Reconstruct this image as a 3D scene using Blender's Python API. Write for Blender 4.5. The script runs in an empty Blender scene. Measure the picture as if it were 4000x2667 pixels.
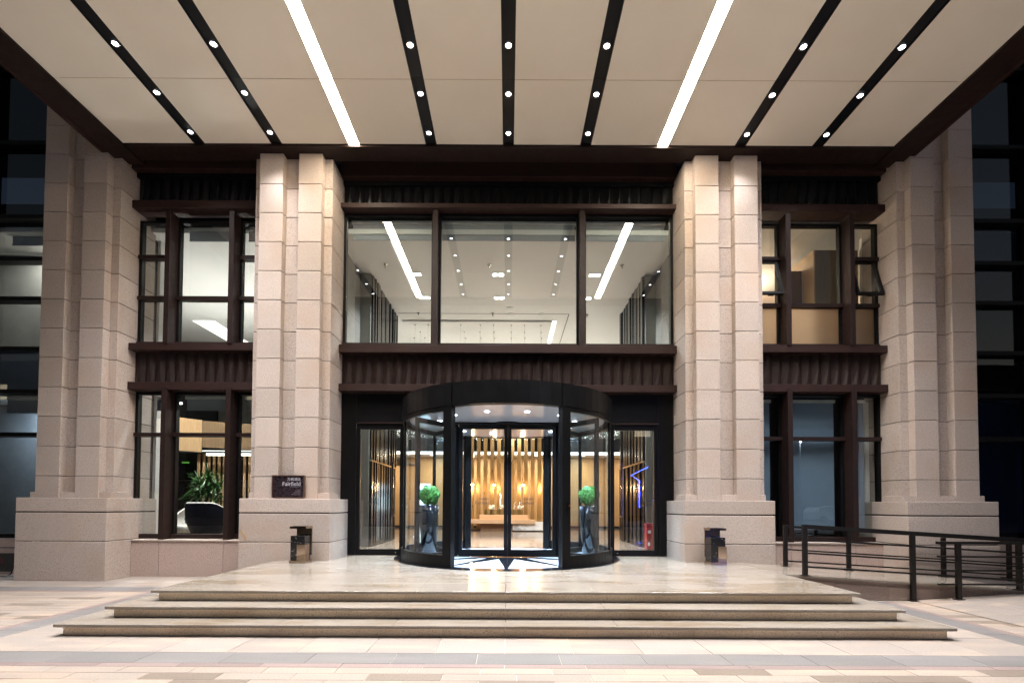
import bpy, math, random
from mathutils import Vector, Matrix
random.seed(7)
R = math.radians
sc = bpy.context.scene
COL = sc.collection

# ------------------------------------------------------------------ camera
cd = bpy.data.cameras.new('camera'); cam = bpy.data.objects.new('camera', cd); COL.objects.link(cam)
cd.sensor_width = 36.0; cd.lens = 16.992; cd.shift_x = 0.0037; cd.shift_y = 0.1468
cd.clip_start = 0.05; cd.clip_end = 2000
_p, _r = R(1.59), R(0.26)
_F = Vector((0, math.cos(_p), math.sin(_p))); _U = Vector((0, -math.sin(_p), math.cos(_p))); _X = Vector((1, 0, 0))
_R2 = _X*math.cos(_r) + _U*math.sin(_r); _U2 = _U*math.cos(_r) - _X*math.sin(_r)
_m = Matrix((_R2, _U2, -_F)).transposed().to_4x4(); _m.translation = Vector((0.025, 0, 1.38))
cam.matrix_world = _m
sc.camera = cam

# ------------------------------------------------------------------ sky and exposure (night)
w = bpy.data.worlds.new('World'); sc.world = w; w.use_nodes = True
nt = w.node_tree; bgn = nt.nodes['Background']
sky = nt.nodes.new('ShaderNodeTexSky'); sky.sky_type = 'NISHITA'; sky.sun_disc = False
sky.sun_elevation = R(-1.0); sky.sun_rotation = R(150)
nt.links.new(sky.outputs[0], bgn.inputs[0]); bgn.inputs[1].default_value = 0.15
vs = sc.view_settings
vs.view_transform = 'Standard'; vs.look = 'None'; vs.gamma = 1.0; vs.exposure = 0.67
sc.render.engine = 'CYCLES'
cy = sc.cycles
cy.use_denoising = True; cy.max_bounces = 7; cy.diffuse_bounces = 3; cy.glossy_bounces = 3; cy.transparent_max_bounces = 24
cy.sample_clamp_indirect = 6.0; cy.sample_clamp_direct = 0.0
cy.caustics_reflective = False; cy.caustics_refractive = False
SPOT_W, STRIP_L, ROOM_W = 232.0, 66.0, 2.75

# ------------------------------------------------------------------ materials
MATS = {}
def newmat(name):
    m = bpy.data.materials.new(name); m.use_nodes = True
    MATS[name] = m
    return m, m.node_tree, m.node_tree.nodes['Principled BSDF']
def N(t, typ, **k):
    n = t.nodes.new(typ)
    for a, b in k.items():
        if a in n.inputs.keys() if hasattr(n.inputs, 'keys') else False: n.inputs[a].default_value = b
        else: setattr(n, a, b)
    return n
def noise(t, scale, detail=3.0, rough=0.55, stretch=None):
    g = t.nodes.new('ShaderNodeNewGeometry'); src = g.outputs['Position']
    if stretch:
        mp = t.nodes.new('ShaderNodeMapping'); mp.inputs['Scale'].default_value = stretch[:3]
        if len(stretch) > 3: mp.inputs['Rotation'].default_value = (0, 0, stretch[3])
        t.links.new(src, mp.inputs['Vector']); src = mp.outputs[0]
    n = t.nodes.new('ShaderNodeTexNoise'); n.inputs['Scale'].default_value = scale
    n.inputs['Detail'].default_value = detail; n.inputs['Roughness'].default_value = rough
    t.links.new(src, n.inputs['Vector'])
    return n.outputs['Fac']
def ramp(t, fac, stops):
    r = t.nodes.new('ShaderNodeValToRGB'); e = r.color_ramp.elements
    while len(e) < len(stops): e.new(0.5)
    for i, (p, c) in enumerate(stops):
        e[i].position = p; e[i].color = (c[0], c[1], c[2], 1) if hasattr(c, '__len__') else (c, c, c, 1)
    t.links.new(fac, r.inputs[0]); return r.outputs[0]
def mix(t, a, b, fac, mode='MIX'):
    m = t.nodes.new('ShaderNodeMix'); m.data_type = 'RGBA'; m.blend_type = mode
    for s, v in ((6, a), (7, b)):
        if isinstance(v, (tuple, list)): m.inputs[s].default_value = (v[0], v[1], v[2], 1)
        else: t.links.new(v, m.inputs[s])
    if isinstance(fac, (int, float)): m.inputs[0].default_value = fac
    else: t.links.new(fac, m.inputs[0])
    return m.outputs[2]
def bump(t, b, fac, strength, dist=0.005):
    n = t.nodes.new('ShaderNodeBump'); n.inputs['Strength'].default_value = strength; n.inputs['Distance'].default_value = dist
    t.links.new(fac, n.inputs['Height']); t.links.new(n.outputs[0], b.inputs['Normal'])
def piece_tone(t, col, amount):
    oi = t.nodes.new('ShaderNodeObjectInfo')
    v = ramp(t, oi.outputs['Random'], [(0.0, 1 - amount), (1.0, 1 + amount)])
    return mix(t, col, v, 1.0, 'MULTIPLY')
def plain(name, col, rough=0.5, metal=0.0, var=0.12, scale=6.0, bmp=0.0, coat=0.0, spec=0.5):
    m, t, b = newmat(name)
    lo = [c*(1 - var) for c in col]; hi = [min(1, c*(1 + var)) for c in col]
    f = noise(t, scale)
    t.links.new(ramp(t, f, [(0.3, lo), (0.7, hi)]), b.inputs['Base Color'])
    t.links.new(ramp(t, noise(t, scale*3), [(0.3, max(0, rough*0.85)), (0.7, min(1, rough*1.15))]), b.inputs['Roughness'])
    b.inputs['Metallic'].default_value = metal; b.inputs['Coat Weight'].default_value = coat
    b.inputs['Specular IOR Level'].default_value = spec
    if bmp: bump(t, b, noise(t, scale*12), bmp)
    return m
def granite(name, base, dark, speck_scale, rough, tone=0.06, bmp=0.35, stain=None, stain_amt=0.5, light=None, cover=0.42):
    m, t, b = newmat(name)
    f = noise(t, speck_scale, 2.0, 0.7)
    c = mix(t, dark, base, ramp(t, f, [(cover - 0.08, 0.0), (cover + 0.1, 1.0)]))
    if light:
        c = mix(t, c, light, ramp(t, noise(t, speck_scale*0.8 + 13, 2.0, 0.7), [(0.58, 0.0), (0.68, 0.7)]))
    c = mix(t, c, [x*0.86 for x in base], ramp(t, noise(t, 1.7, 4.0), [(0.4, 0.0), (0.75, 0.55)]))
    if stain:
        s = ramp(t, noise(t, 1.3, 3.0, 0.5, (0.8, 3.0, 0.9, 0.5)), [(0.47, 0.0), (0.57, stain_amt*0.4), (0.68, stain_amt)])
        c = mix(t, c, stain, s)
    c = piece_tone(t, c, tone)
    t.links.new(c, b.inputs['Base Color'])
    t.links.new(ramp(t, noise(t, 1.4, 3.0), [(0.3, rough*0.95), (0.75, min(1.0, rough*1.07))]), b.inputs['Roughness'])
    if bmp: bump(t, b, f, bmp, 0.004)
    return m
def emit(name, col, strength):
    m, t, b = newmat(name)
    b.inputs['Base Color'].default_value = (0.8, 0.8, 0.8, 1)
    b.inputs['Emission Color'].default_value = (*col, 1); b.inputs['Emission Strength'].default_value = strength
    return m
def glass(name, tint=(0.9, 0.95, 0.95), refl=1.0, rough=0.0, ior=1.5):
    m = bpy.data.materials.new(name); m.use_nodes = True; MATS[name] = m
    t = m.node_tree; t.nodes.clear()
    o = t.nodes.new('ShaderNodeOutputMaterial'); tr = t.nodes.new('ShaderNodeBsdfTransparent'); gl = t.nodes.new('ShaderNodeBsdfGlossy')
    tr.inputs[0].default_value = (*tint, 1); gl.inputs['Roughness'].default_value = rough
    gl.inputs[0].default_value = (refl, refl, refl, 1)
    bp = t.nodes.new('ShaderNodeBump'); bp.inputs['Strength'].default_value = 0.25; bp.inputs['Distance'].default_value = 0.004
    t.links.new(noise(t, 1.1, 1.0), bp.inputs['Height']); t.links.new(bp.outputs[0], gl.inputs['Normal'])
    lw = t.nodes.new('ShaderNodeLayerWeight'); lw.inputs[0].default_value = 0.5
    pw = t.nodes.new('ShaderNodeMath'); pw.operation = 'POWER'; pw.inputs[1].default_value = 5.0
    r0 = ((ior - 1)/(ior + 1))**2
    ma = t.nodes.new('ShaderNodeMath'); ma.operation = 'MULTIPLY_ADD'; ma.inputs[1].default_value = 1 - r0; ma.inputs[2].default_value = r0
    t.links.new(lw.outputs['Facing'], pw.inputs[0]); t.links.new(pw.outputs[0], ma.inputs[0])
    fr = ma
    mx = t.nodes.new('ShaderNodeMixShader')
    t.links.new(fr.outputs[0], mx.inputs[0]); t.links.new(tr.outputs[0], mx.inputs[1]); t.links.new(gl.outputs[0], mx.inputs[2])
    t.links.new(mx.outputs[0], o.inputs[0])
    return m
def wood(name, a, b_, rough=0.45, axis=(14, 14, 0.8)):
    m, t, b = newmat(name)
    f = noise(t, 3.0, 6.0, 0.65, axis)
    c = piece_tone(t, ramp(t, f, [(0.3, a), (0.7, b_)]), 0.06)
    t.links.new(c, b.inputs['Base Color']); b.inputs['Roughness'].default_value = rough
    bump(t, b, f, 0.1, 0.002)
    return m

granite('pier_granite', (0.465, 0.393, 0.345), (0.255, 0.207, 0.18), 70, 0.75, 0.09, 0.5, (0.40, 0.29, 0.215), 0.5, cover=0.41)
granite('sill_granite', (0.46, 0.35, 0.30), (0.22, 0.16, 0.14), 62, 0.75, 0.03, 0.4, cover=0.40)
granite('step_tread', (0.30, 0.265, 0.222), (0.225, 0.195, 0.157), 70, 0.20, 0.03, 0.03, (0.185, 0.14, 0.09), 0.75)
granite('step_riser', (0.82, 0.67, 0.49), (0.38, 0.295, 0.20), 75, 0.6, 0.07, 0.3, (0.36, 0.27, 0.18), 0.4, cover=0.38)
granite('paving_cream', (0.30, 0.26, 0.226), (0.247, 0.21, 0.18), 60, 0.55, 0.06, 0.1, (0.52, 0.38, 0.27), 0.4)
granite('paving_grey', (0.187, 0.177, 0.168), (0.142, 0.132, 0.125), 60, 0.5, 0.10, 0.15, (0.24, 0.22, 0.21), 0.5)
granite('paving_red', (0.25, 0.19, 0.172), (0.205, 0.148, 0.133), 60, 0.55, 0.13, 0.15)
granite('brick_cream', (0.33, 0.277, 0.23), (0.265, 0.217, 0.176), 60, 0.55, 0.07, 0.1, (0.5, 0.36, 0.25), 0.4)
granite('brick_tan', (0.225, 0.18, 0.14), (0.17, 0.133, 0.10), 60, 0.5, 0.10, 0.2)
granite('ramp_wall', (0.30, 0.225, 0.18), (0.13, 0.095, 0.08), 70, 0.75, 0.08, 0.35, (0.14, 0.10, 0.08), 0.6, cover=0.48)
granite('bounce_paving', (0.64, 0.57, 0.49), (0.55, 0.48, 0.41), 60, 0.55, 0.0, 0.1)  # paler than the bricks so the unseen forecourt bounces light up to the canopy
plain('joint_dark', (0.045, 0.036, 0.032), 0.9)
plain('street_ground', (0.06, 0.056, 0.052), 0.8, bmp=0.3)
plain('bronze', (0.018, 0.009, 0.0075), 0.5, 0.0, 0.2, 3.0, spec=0.25)
plain('bronze_face', (0.026, 0.012, 0.010), 0.55, 0.0, 0.15, 3.0, spec=0.22)
plain('black_metal', (0.0045, 0.0045, 0.005), 0.35, 0.0, 0.2, 4.0, spec=0.18)
plain('strip_black', (0.006, 0.007, 0.010), 0.35, 0.0, 0.2, 2.0, spec=0.25)
m, t, b = newmat('canopy_panel')
t.links.new(piece_tone(t, ramp(t, noise(t, 0.7, 4.0), [(0.3, (0.875, 0.80, 0.69)), (0.7, (0.93, 0.865, 0.755))]), 0.02), b.inputs['Base Color']); b.inputs['Roughness'].default_value = 0.5
bump(t, b, noise(t, 2.2, 3.0), 0.15, 0.01)
plain('dark_wall', (0.012, 0.013, 0.016), 0.6)
plain('chrome', (0.55, 0.53, 0.50), 0.12, 1.0)
plain('bronze_mirror', (0.42, 0.33, 0.25), 0.06, 1.0, 0.05)
plain('rail_black', (0.010, 0.008, 0.007), 0.35, 0.4)
plain('white_plaster', (0.74, 0.72, 0.69), 0.6, 0, 0.03, 1.0)
plain('blind_grey', (0.30, 0.31, 0.34), 0.8, 0, 0.05, 2.0)
plain('blind_dark', (0.24, 0.31, 0.42), 0.8, 0, 0.10, 0.8)
plain('blind_case', (0.62, 0.62, 0.60), 0.5)
plain('frosted_film', (0.50, 0.46, 0.40), 0.7, 0, 0.05, 2.0)
plain('red_box', (0.30, 0.008, 0.012), 0.3, 0.1)
plain('yellow_label', (0.7, 0.5, 0.05), 0.5)
plain('white_paint', (0.75, 0.75, 0.75), 0.45)
plain('pot_black', (0.006, 0.007, 0.009), 0.08, 0.0, coat=0.6)
plain('chair_shell', (0.006, 0.007, 0.016), 0.45, spec=0.2)
plain('chair_cream', (0.42, 0.39, 0.35), 0.8, bmp=0.1)
plain('cushion_blue', (0.03, 0.10, 0.19), 0.85, bmp=0.1)
plain('sculpture_white', (0.85, 0.82, 0.76), 0.5)
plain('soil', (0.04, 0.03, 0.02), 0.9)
plain('rubber', (0.02, 0.02, 0.02), 0.7)
plain('car_paint', (0.72, 0.74, 0.77), 0.2, 0.1, 0.02, coat=0.8)
plain('opposite_wall', (0.05, 0.05, 0.055), 0.8)
plain('sign_board', (0.018, 0.012, 0.016), 0.28)
plain('sign_text', (0.42, 0.40, 0.45), 0.4)
plain('sign_text_dim', (0.16, 0.14, 0.16), 0.5)
plain('sign_frame', (0.16, 0.09, 0.06), 0.35, 0.6)
plain('sticker', (0.03, 0.025, 0.025), 0.6)
plain('black_marble_floor', (0.012, 0.014, 0.018), 0.12)
plain('white_marble_floor', (0.62, 0.66, 0.72), 0.14, 0, 0.08, 2.5)
wood('oak', (0.42, 0.25, 0.12), (0.55, 0.35, 0.18))
wood('oak_dark', (0.20, 0.12, 0.06), (0.28, 0.17, 0.085))
wood('walnut', (0.16, 0.075, 0.035), (0.24, 0.12, 0.055))
wood('bench_oak', (0.50, 0.30, 0.16), (0.62, 0.40, 0.23), axis=(0.8, 14, 14))
wood('lobby_stone', (0.15, 0.11, 0.08), (0.26, 0.20, 0.155), 0.10, (0.5, 6, 6))
plain('slat_gold', (0.42, 0.25, 0.10), 0.32, 0.75, 0.12, 2.0)
m, t, b = newmat('marble_wall')
t.links.new(ramp(t, noise(t, 1.2, 8.0, 0.6), [(0.35, (0.17, 0.16, 0.145)), (0.6, (0.22, 0.21, 0.19)), (0.75, (0.26, 0.25, 0.235))]), b.inputs['Base Color']); b.inputs['Roughness'].default_value = 0.25
m, t, b = newmat('white_marble')
t.links.new(ramp(t, noise(t, 2.0, 9.0, 0.7), [(0.42, (0.40, 0.38, 0.36)), (0.5, (0.70, 0.68, 0.65)), (0.8, (0.75, 0.73, 0.70))]), b.inputs['Base Color']); b.inputs['Roughness'].default_value = 0.2
m, t, b = newmat('black_marble')
t.links.new(ramp(t, noise(t, 22.0, 3.0, 0.5, (1, 1, 2.0)), [(0.64, (0.008, 0.008, 0.009)), (0.70, (0.30, 0.29, 0.27))]), b.inputs['Base Color']); b.inputs['Roughness'].default_value = 0.12
m, t, b = newmat('foliage_ball')
oi = noise(t, 38, 1.0)
t.links.new(ramp(t, oi, [(0.3, (0.02, 0.10, 0.012)), (0.5, (0.07, 0.25, 0.03)), (0.72, (0.16, 0.44, 0.06))]), b.inputs['Base Color']); b.inputs['Roughness'].default_value = 0.55
m, t, b = newmat('leaf_green')
t.links.new(ramp(t, noise(t, 20, 1.0), [(0.3, (0.015, 0.05, 0.012)), (0.7, (0.05, 0.13, 0.03))]), b.inputs['Base Color']); b.inputs['Roughness'].default_value = 0.4
emit('led_strip', (1.0, 0.87, 0.68), STRIP_L)
emit('spot_lens', (0.92, 0.94, 1.0), 16.0)
emit('room_strip', (1.0, 0.96, 0.91), 0.28)
emit('room_lamp', (1.0, 0.98, 0.95), 14.0)
emit('cove_white', (1.0, 0.93, 0.82), 2.2)
emit('pendant_glow', (1.0, 0.62, 0.28), 60.0)
emit('drum_lamp', (0.75, 0.88, 1.0), 16.0)
emit('screen_cyan', (0.25, 0.75, 1.0), 2.4)
emit('screen_white', (0.75, 0.92, 1.0), 2.6)
emit('screen_blue', (0.02, 0.06, 0.35), 1.2)
emit('exit_green', (0.25, 1.0, 0.1), 0.3)
emit('neon_blue', (0.03, 0.08, 1.0), 40.0)
emit('crystal_glint', (0.85, 0.95, 0.85), 1.6)  # sparkle of the beads put in as emission
emit('warm_window', (1.0, 0.8, 0.5), 1.2)
emit('street_glow', (1.0, 0.75, 0.4), 20.0)
glass('pane_glass', (0.86, 0.90, 0.90), 1.0, 0.0, 1.72)
glass('pane_dark', (0.40, 0.46, 0.55), 1.0, 0.0, 1.9)
glass('drum_glass', (0.92, 0.96, 0.98), 1.0, 0.0, 1.38)
glass('vitrine_glass', (0.92, 0.95, 0.95), 0.8, 0.0, 1.4)
m = bpy.data.materials.new('frosted_glass'); m.use_nodes = True; MATS['frosted_glass'] = m
t = m.node_tree; t.nodes.clear(); o_ = t.nodes.new('ShaderNodeOutputMaterial')
a_ = t.nodes.new('ShaderNodeBsdfTranslucent'); a_.inputs[0].default_value = (0.75, 0.70, 0.62, 1)
d_ = t.nodes.new('ShaderNodeBsdfGlossy'); d_.inputs['Roughness'].default_value = 0.35; d_.inputs[0].default_value = (0.5, 0.5, 0.5, 1)
x_ = t.nodes.new('ShaderNodeMixShader'); x_.inputs[0].default_value = 0.12
t.links.new(a_.outputs[0], x_.inputs[1]); t.links.new(d_.outputs[0], x_.inputs[2]); t.links.new(x_.outputs[0], o_.inputs[0])
M = MATS

# ------------------------------------------------------------------ helpers
def link(o, parent=None):
    COL.objects.link(o)
    if parent is not None:
        o.parent = parent
        wl = Vector(parent.location)
        q = parent.parent
        while q is not None: q = None
        o.matrix_parent_inverse = parent['_inv'] if False else Matrix.Translation(-WORLD[parent.name])
    return o
WORLD = {}
def place(o, loc, parent):
    o.location = loc
    link(o, parent)
    WORLD[o.name] = Vector(loc)
    return o
def tag(o, label=None, cat=None, group=None, kind=None):
    if label: o['label'] = label
    if cat: o['category'] = cat
    if group: o['group'] = group
    if kind: o['kind'] = kind
    return o
def thing(name, loc, label, cat, group=None, kind=None):
    o = bpy.data.objects.new(name, None); o.empty_display_size = 0.2
    place(o, loc, None); tag(o, label, cat, group, kind or 'thing')
    return o
def mesh(name, verts, faces, mat, smooth=False):
    me = bpy.data.meshes.new(name); me.from_pydata([tuple(v) for v in verts], [], faces)
    mats = mat if isinstance(mat, (list, tuple)) else [mat]
    for q in mats: me.materials.append(M[q])
    if smooth:
        for p in me.polygons: p.use_smooth = True
    me.update(); return me
def obj(name, verts, faces, mat, parent=None, smooth=False, loc=(0, 0, 0)):
    o = bpy.data.objects.new(name, mesh(name, verts, faces, mat, smooth))
    return place(o, loc, parent)
BOXF = [(0, 3, 2, 1), (4, 5, 6, 7), (0, 1, 5, 4), (1, 2, 6, 5), (2, 3, 7, 6), (3, 0, 4, 7)]
def boxv(x0, x1, y0, y1, z0, z1):
    return [(x0, y0, z0), (x1, y0, z0), (x1, y1, z0), (x0, y1, z0), (x0, y0, z1), (x1, y0, z1), (x1, y1, z1), (x0, y1, z1)]
def multibox(name, boxes, mat, parent=None):
    v, f = [], []
    for bb in boxes:
        k = len(v); v += boxv(*bb); f += [tuple(i + k for i in q) for q in BOXF]
    return obj(name, v, f, mat, parent)
CACHE = {}
def boxmesh(w_, d_, h_, mat, bev):
    key = (round(w_, 4), round(d_, 4), round(h_, 4), mat, bev)
    if key in CACHE: return CACHE[key]
    a, b_, c = w_/2, d_/2, h_/2
    if not bev:
        me = mesh('block', boxv(-a, a, -b_, b_, -c, c), BOXF, mat)
    else:
        e = min(bev, a*0.4, b_*0.4, c*0.4)
        v, idx, f = [], {}, []
        for sx in (-1, 1):
            for sy in (-1, 1):
                for sz in (-1, 1):
                    for ax in range(3):
                        p = [sx*a, sy*b_, sz*c]
                        for k2 in range(3):
                            if k2 != ax: p[k2] -= (sx, sy, sz)[k2]*e
                        idx[(sx, sy, sz, ax)] = len(v); v.append(tuple(p))
        S = (-1, 1)
        def add(q):
            n_ = (Vector(v[q[1]]) - Vector(v[q[0]])).cross(Vector(v[q[2]]) - Vector(v[q[0]]))
            cc = sum((Vector(v[i]) for i in q), Vector())/len(q)
            f.append(tuple(q) if n_.dot(cc) > 0 else tuple(reversed(q)))
        for ax in range(3):
            o1, o2 = [k for k in range(3) if k != ax]
            for s in S:
                q = []
                for s1, s2 in ((-1, -1), (1, -1), (1, 1), (-1, 1)):
                    k3 = [0, 0, 0]; k3[ax] = s; k3[o1] = s1; k3[o2] = s2
                    q.append(idx[(*k3, ax)])
                add(q)
            for s1 in S:
                for s2 in S:
                    q = []
                    for s, which in ((-1, o1), (1, o1), (1, o2), (-1, o2)):
                        k3 = [0, 0, 0]; k3[ax] = s; k3[o1] = s1; k3[o2] = s2
                        q.append(idx[(*k3, which)])
                    add(q)
        for sx in S:
            for sy in S:
                for sz in S:
                    add([idx[(sx, sy, sz, k)] for k in range(3)])
        me = mesh('block', v, f, mat)
    CACHE[key] = me
    return me
def bx(name, x0, x1, y0, y1, z0, z1, mat, parent=None, bev=0.0):
    if x1 < x0: x0, x1 = x1, x0
    me = boxmesh(x1 - x0, y1 - y0, z1 - z0, mat, bev)
    o = bpy.data.objects.new(name, me)
    return place(o, ((x0 + x1)/2, (y0 + y1)/2, (z0 + z1)/2), parent)
def ringpts(r, n, z, cx=0, cy_=0, ph=0):
    return [(cx + r*math.cos(ph + 2*math.pi*i/n), cy_ + r*math.sin(ph + 2*math.pi*i/n), z) for i in range(n)]
def lathe(name, prof, cx, cy_, mat, parent=None, n=24, smooth=True, cap=True):
    v, f = [], []
    for r, z in prof: v += ringpts(r, n, z, cx, cy_)
    for k in range(len(prof) - 1):
        for i in range(n):
            j = (i + 1) % n
            f.append((k*n + i, k*n + j, (k+1)*n + j, (k+1)*n + i))
    if cap:
        f.append(tuple(reversed(range(n)))); f.append(tuple(range((len(prof)-1)*n, len(prof)*n)))
    return obj(name, v, f, mat, parent, smooth)
def tubev(pts, r, n=8, closed=False):
    v, f = [], []
    pts = [Vector(p) for p in pts]
    for i, p in enumerate(pts):
        d = (pts[min(i+1, len(pts)-1)] - pts[max(i-1, 0)]).normalized()
        a = Vector((0, 0, 1)) if abs(d.z) < 0.9 else Vector((1, 0, 0))
        u = d.cross(a).normalized(); w2 = d.cross(u)
        for k in range(n):
            t_ = 2*math.pi*k/n
            v.append(tuple(p + u*(r*math.cos(t_)) + w2*(r*math.sin(t_))))
    for i in range(len(pts)-1):
        for k in range(n):
            j = (k+1) % n
            f.append((i*n+k, i*n+j, (i+1)*n+j, (i+1)*n+k))
    f.append(tuple(reversed(range(n)))); f.append(tuple(range((len(pts)-1)*n, len(pts)*n)))
    return v, f
def tube(name, pts, r, mat, parent=None, n=8):
    v, f = tubev(pts, r, n)
    return obj(name, v, f, mat, parent, True)
def arcsolid(name, r0, r1, z0, z1, a0, a1, cx, cy_, mat, parent=None, n=24, smooth=True):
    """curved wall segment, angles in degrees measured from -Y (towards the street), positive to +X"""
    v, f = [], []
    for i in range(n + 1):
        a = R(a0 + (a1 - a0)*i/n); s, c = math.sin(a), -math.cos(a)
        for r, z in ((r0, z0), (r1, z0), (r1, z1), (r0, z1)): v.append((cx + r*s, cy_ + r*c, z))
    for i in range(n):
        k, l = i*4, i*4 + 4
        for q in range(4):
            q2 = (q+1) % 4
            f.append((k+q, k+q2, l+q2, l+q))
    f.append((3, 2, 1, 0)); f.append((n*4, n*4+1, n*4+2, n*4+3))
    return obj(name, v, f, mat, parent, False)
def text(name, body, size, x, y, z, mat, parent, align='LEFT', extrude=0.001, sx=1.0):
    cu = bpy.data.curves.new(name, 'FONT'); cu.body = body; cu.size = size; cu.extrude = extrude; cu.align_x = align
    tmp = bpy.data.objects.new(name + '_source', cu); COL.objects.link(tmp)
    dg = bpy.context.evaluated_depsgraph_get()
    me = bpy.data.meshes.new_from_object(tmp.evaluated_get(dg))
    bpy.data.objects.remove(tmp); me.materials.clear(); me.materials.append(M[mat])
    me.transform(Matrix.Diagonal((sx, 1, 1, 1))); me.transform(Matrix.Rotation(R(90), 4, 'X'))
    o = bpy.data.objects.new(name, me)
    return place(o, (x, y, z), parent)
def lamp(name, typ, loc, energy, col, parent, **k):
    l = bpy.data.lights.new(name, typ); l.energy = energy; l.color = col
    for a, b_ in k.items(): setattr(l, a, b_)
    o = bpy.data.objects.new(name, l)
    return place(o, loc, parent)
ORD = ['first', 'second', 'third', 'fourth', 'fifth', 'sixth', 'seventh', 'eighth', 'ninth', 'tenth', 'eleventh', 'twelfth', 'thirteenth']

# ================================================================== GROUND
g = obj('ground', [(-300, -300, -0.02), (300, -300, -0.02), (300, 300, -0.02), (-300, 300, -0.02)], [(0, 1, 2, 3)], 'street_ground'); tag(g, kind='structure')
pav = bx('pavement', -24, 24, -12, 9.6, -0.018, -0.006, 'bounce_paving'); tag(pav, kind='structure')
def stone(name, x0, x1, y0, y1, mat):
    gp = 0.0025
    bx(name, x0 + gp, x1 - gp, y0 + gp, y1 - gp, -0.0055, 0.0 + random.uniform(-0.0008, 0.0008), mat, pav, 0.002)
def seen(x, y, mar=1.2): return abs(x) < 1.09*y + mar
# bands: grey and red border
x = -5.5
while x < 5.5:
    ln = min(0.75, 5.5 - x)
    stone('grey_band_stone', x, x + ln, 4.25, 4.55, 'paving_grey'); x += ln
x = -5.6
while x < 5.6:
    ln = min(0.7, 5.6 - x)
    stone('red_band_stone', x, x + ln, 4.15, 4.25, 'paving_red'); x += ln
for s in (-1, 1):
    y = 4.55; yend = 7.71 if s < 0 else 7.15
    while y < yend - 0.01:
        ln = min(0.75, yend - y)
        stone('grey_band_stone', s*5.35 - 0.15, s*5.35 + 0.15, y, y + ln, 'paving_grey'); y += ln
    y = 4.25; yend = 7.71 if s < 0 else 7.15
    while y < yend - 0.01:
        ln = min(0.7, yend - y)
        stone('red_band_stone', s*5.55 - 0.05, s*5.55 + 0.05, y, y + ln, 'paving_red'); y += ln
x = -5.2
while x > -11:
    stone('grey_band_stone', x - 0.75, x, 7.71, 8.06, 'paving_grey'); x -= 0.75
x = -5.6
while x > -11:
    stone('red_band_stone', x - 0.7, x, 7.62, 7.71, 'paving_red'); x -= 0.7
# cream slabs round the steps
x = -5.2
while x < 5.19:
    stone('paving_slab', x, min(x + 0.65, 5.2), 4.55, 5.16, 'paving_cream'); x += 0.65
for s in (-1, 1):
    y = 5.16; yend = 8.06 if s < 0 else 7.15
    while y < yend - 0.01:
        ln = min(0.65, yend - y)
        stone('paving_slab', min(s*4.6, s*5.2), max(s*4.6, s*5.2), y, y + ln, 'paving_cream'); y += ln
x = -11.0
while x < -4.2:
    for y0, y1 in ((8.06, 8.68), (8.68, 9.3)): stone('paving_slab', x, x + 0.65, y0, y1, 'paving_cream')
    x += 0.65
# brick field
row = 0; y = 4.15
while y > 2.6:
    x = -5.6 - 0.3*(row % 2)
    while x < 5.6:
        if seen(x + 0.3, y, 0.6):
            stone('paving_brick', x, x + 0.6, y - 0.15, y, random.choices(['brick_cream', 'brick_tan'], [0.8, 0.2])[0])
        x += 0.6
    y -= 0.15; row += 1
for s in (-1, 1):
    y = 7.62 if s < 0 else 7.15; row = 0
    while y > 4.0:
        x = 5.6 + 0.3*(row % 2)
        x0 = 5.6
        while x0 < (11.0 if s < 0 else 6.0):
            x1 = x if x > x0 else x0 + 0.6
            if s > 0: x1 = min(x1, 6.0)
            if seen(x0, y, 0.25) and x1 - x0 > 0.02:
                stone('paving_brick', min(s*x0, s*x1), max(s*x0, s*x1), y - 0.15, y, random.choices(['brick_cream', 'brick_tan'], [0.88, 0.12])[0])
            x0 = x1; x = x1 + 0.6
        y -= 0.15; row += 1

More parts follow.
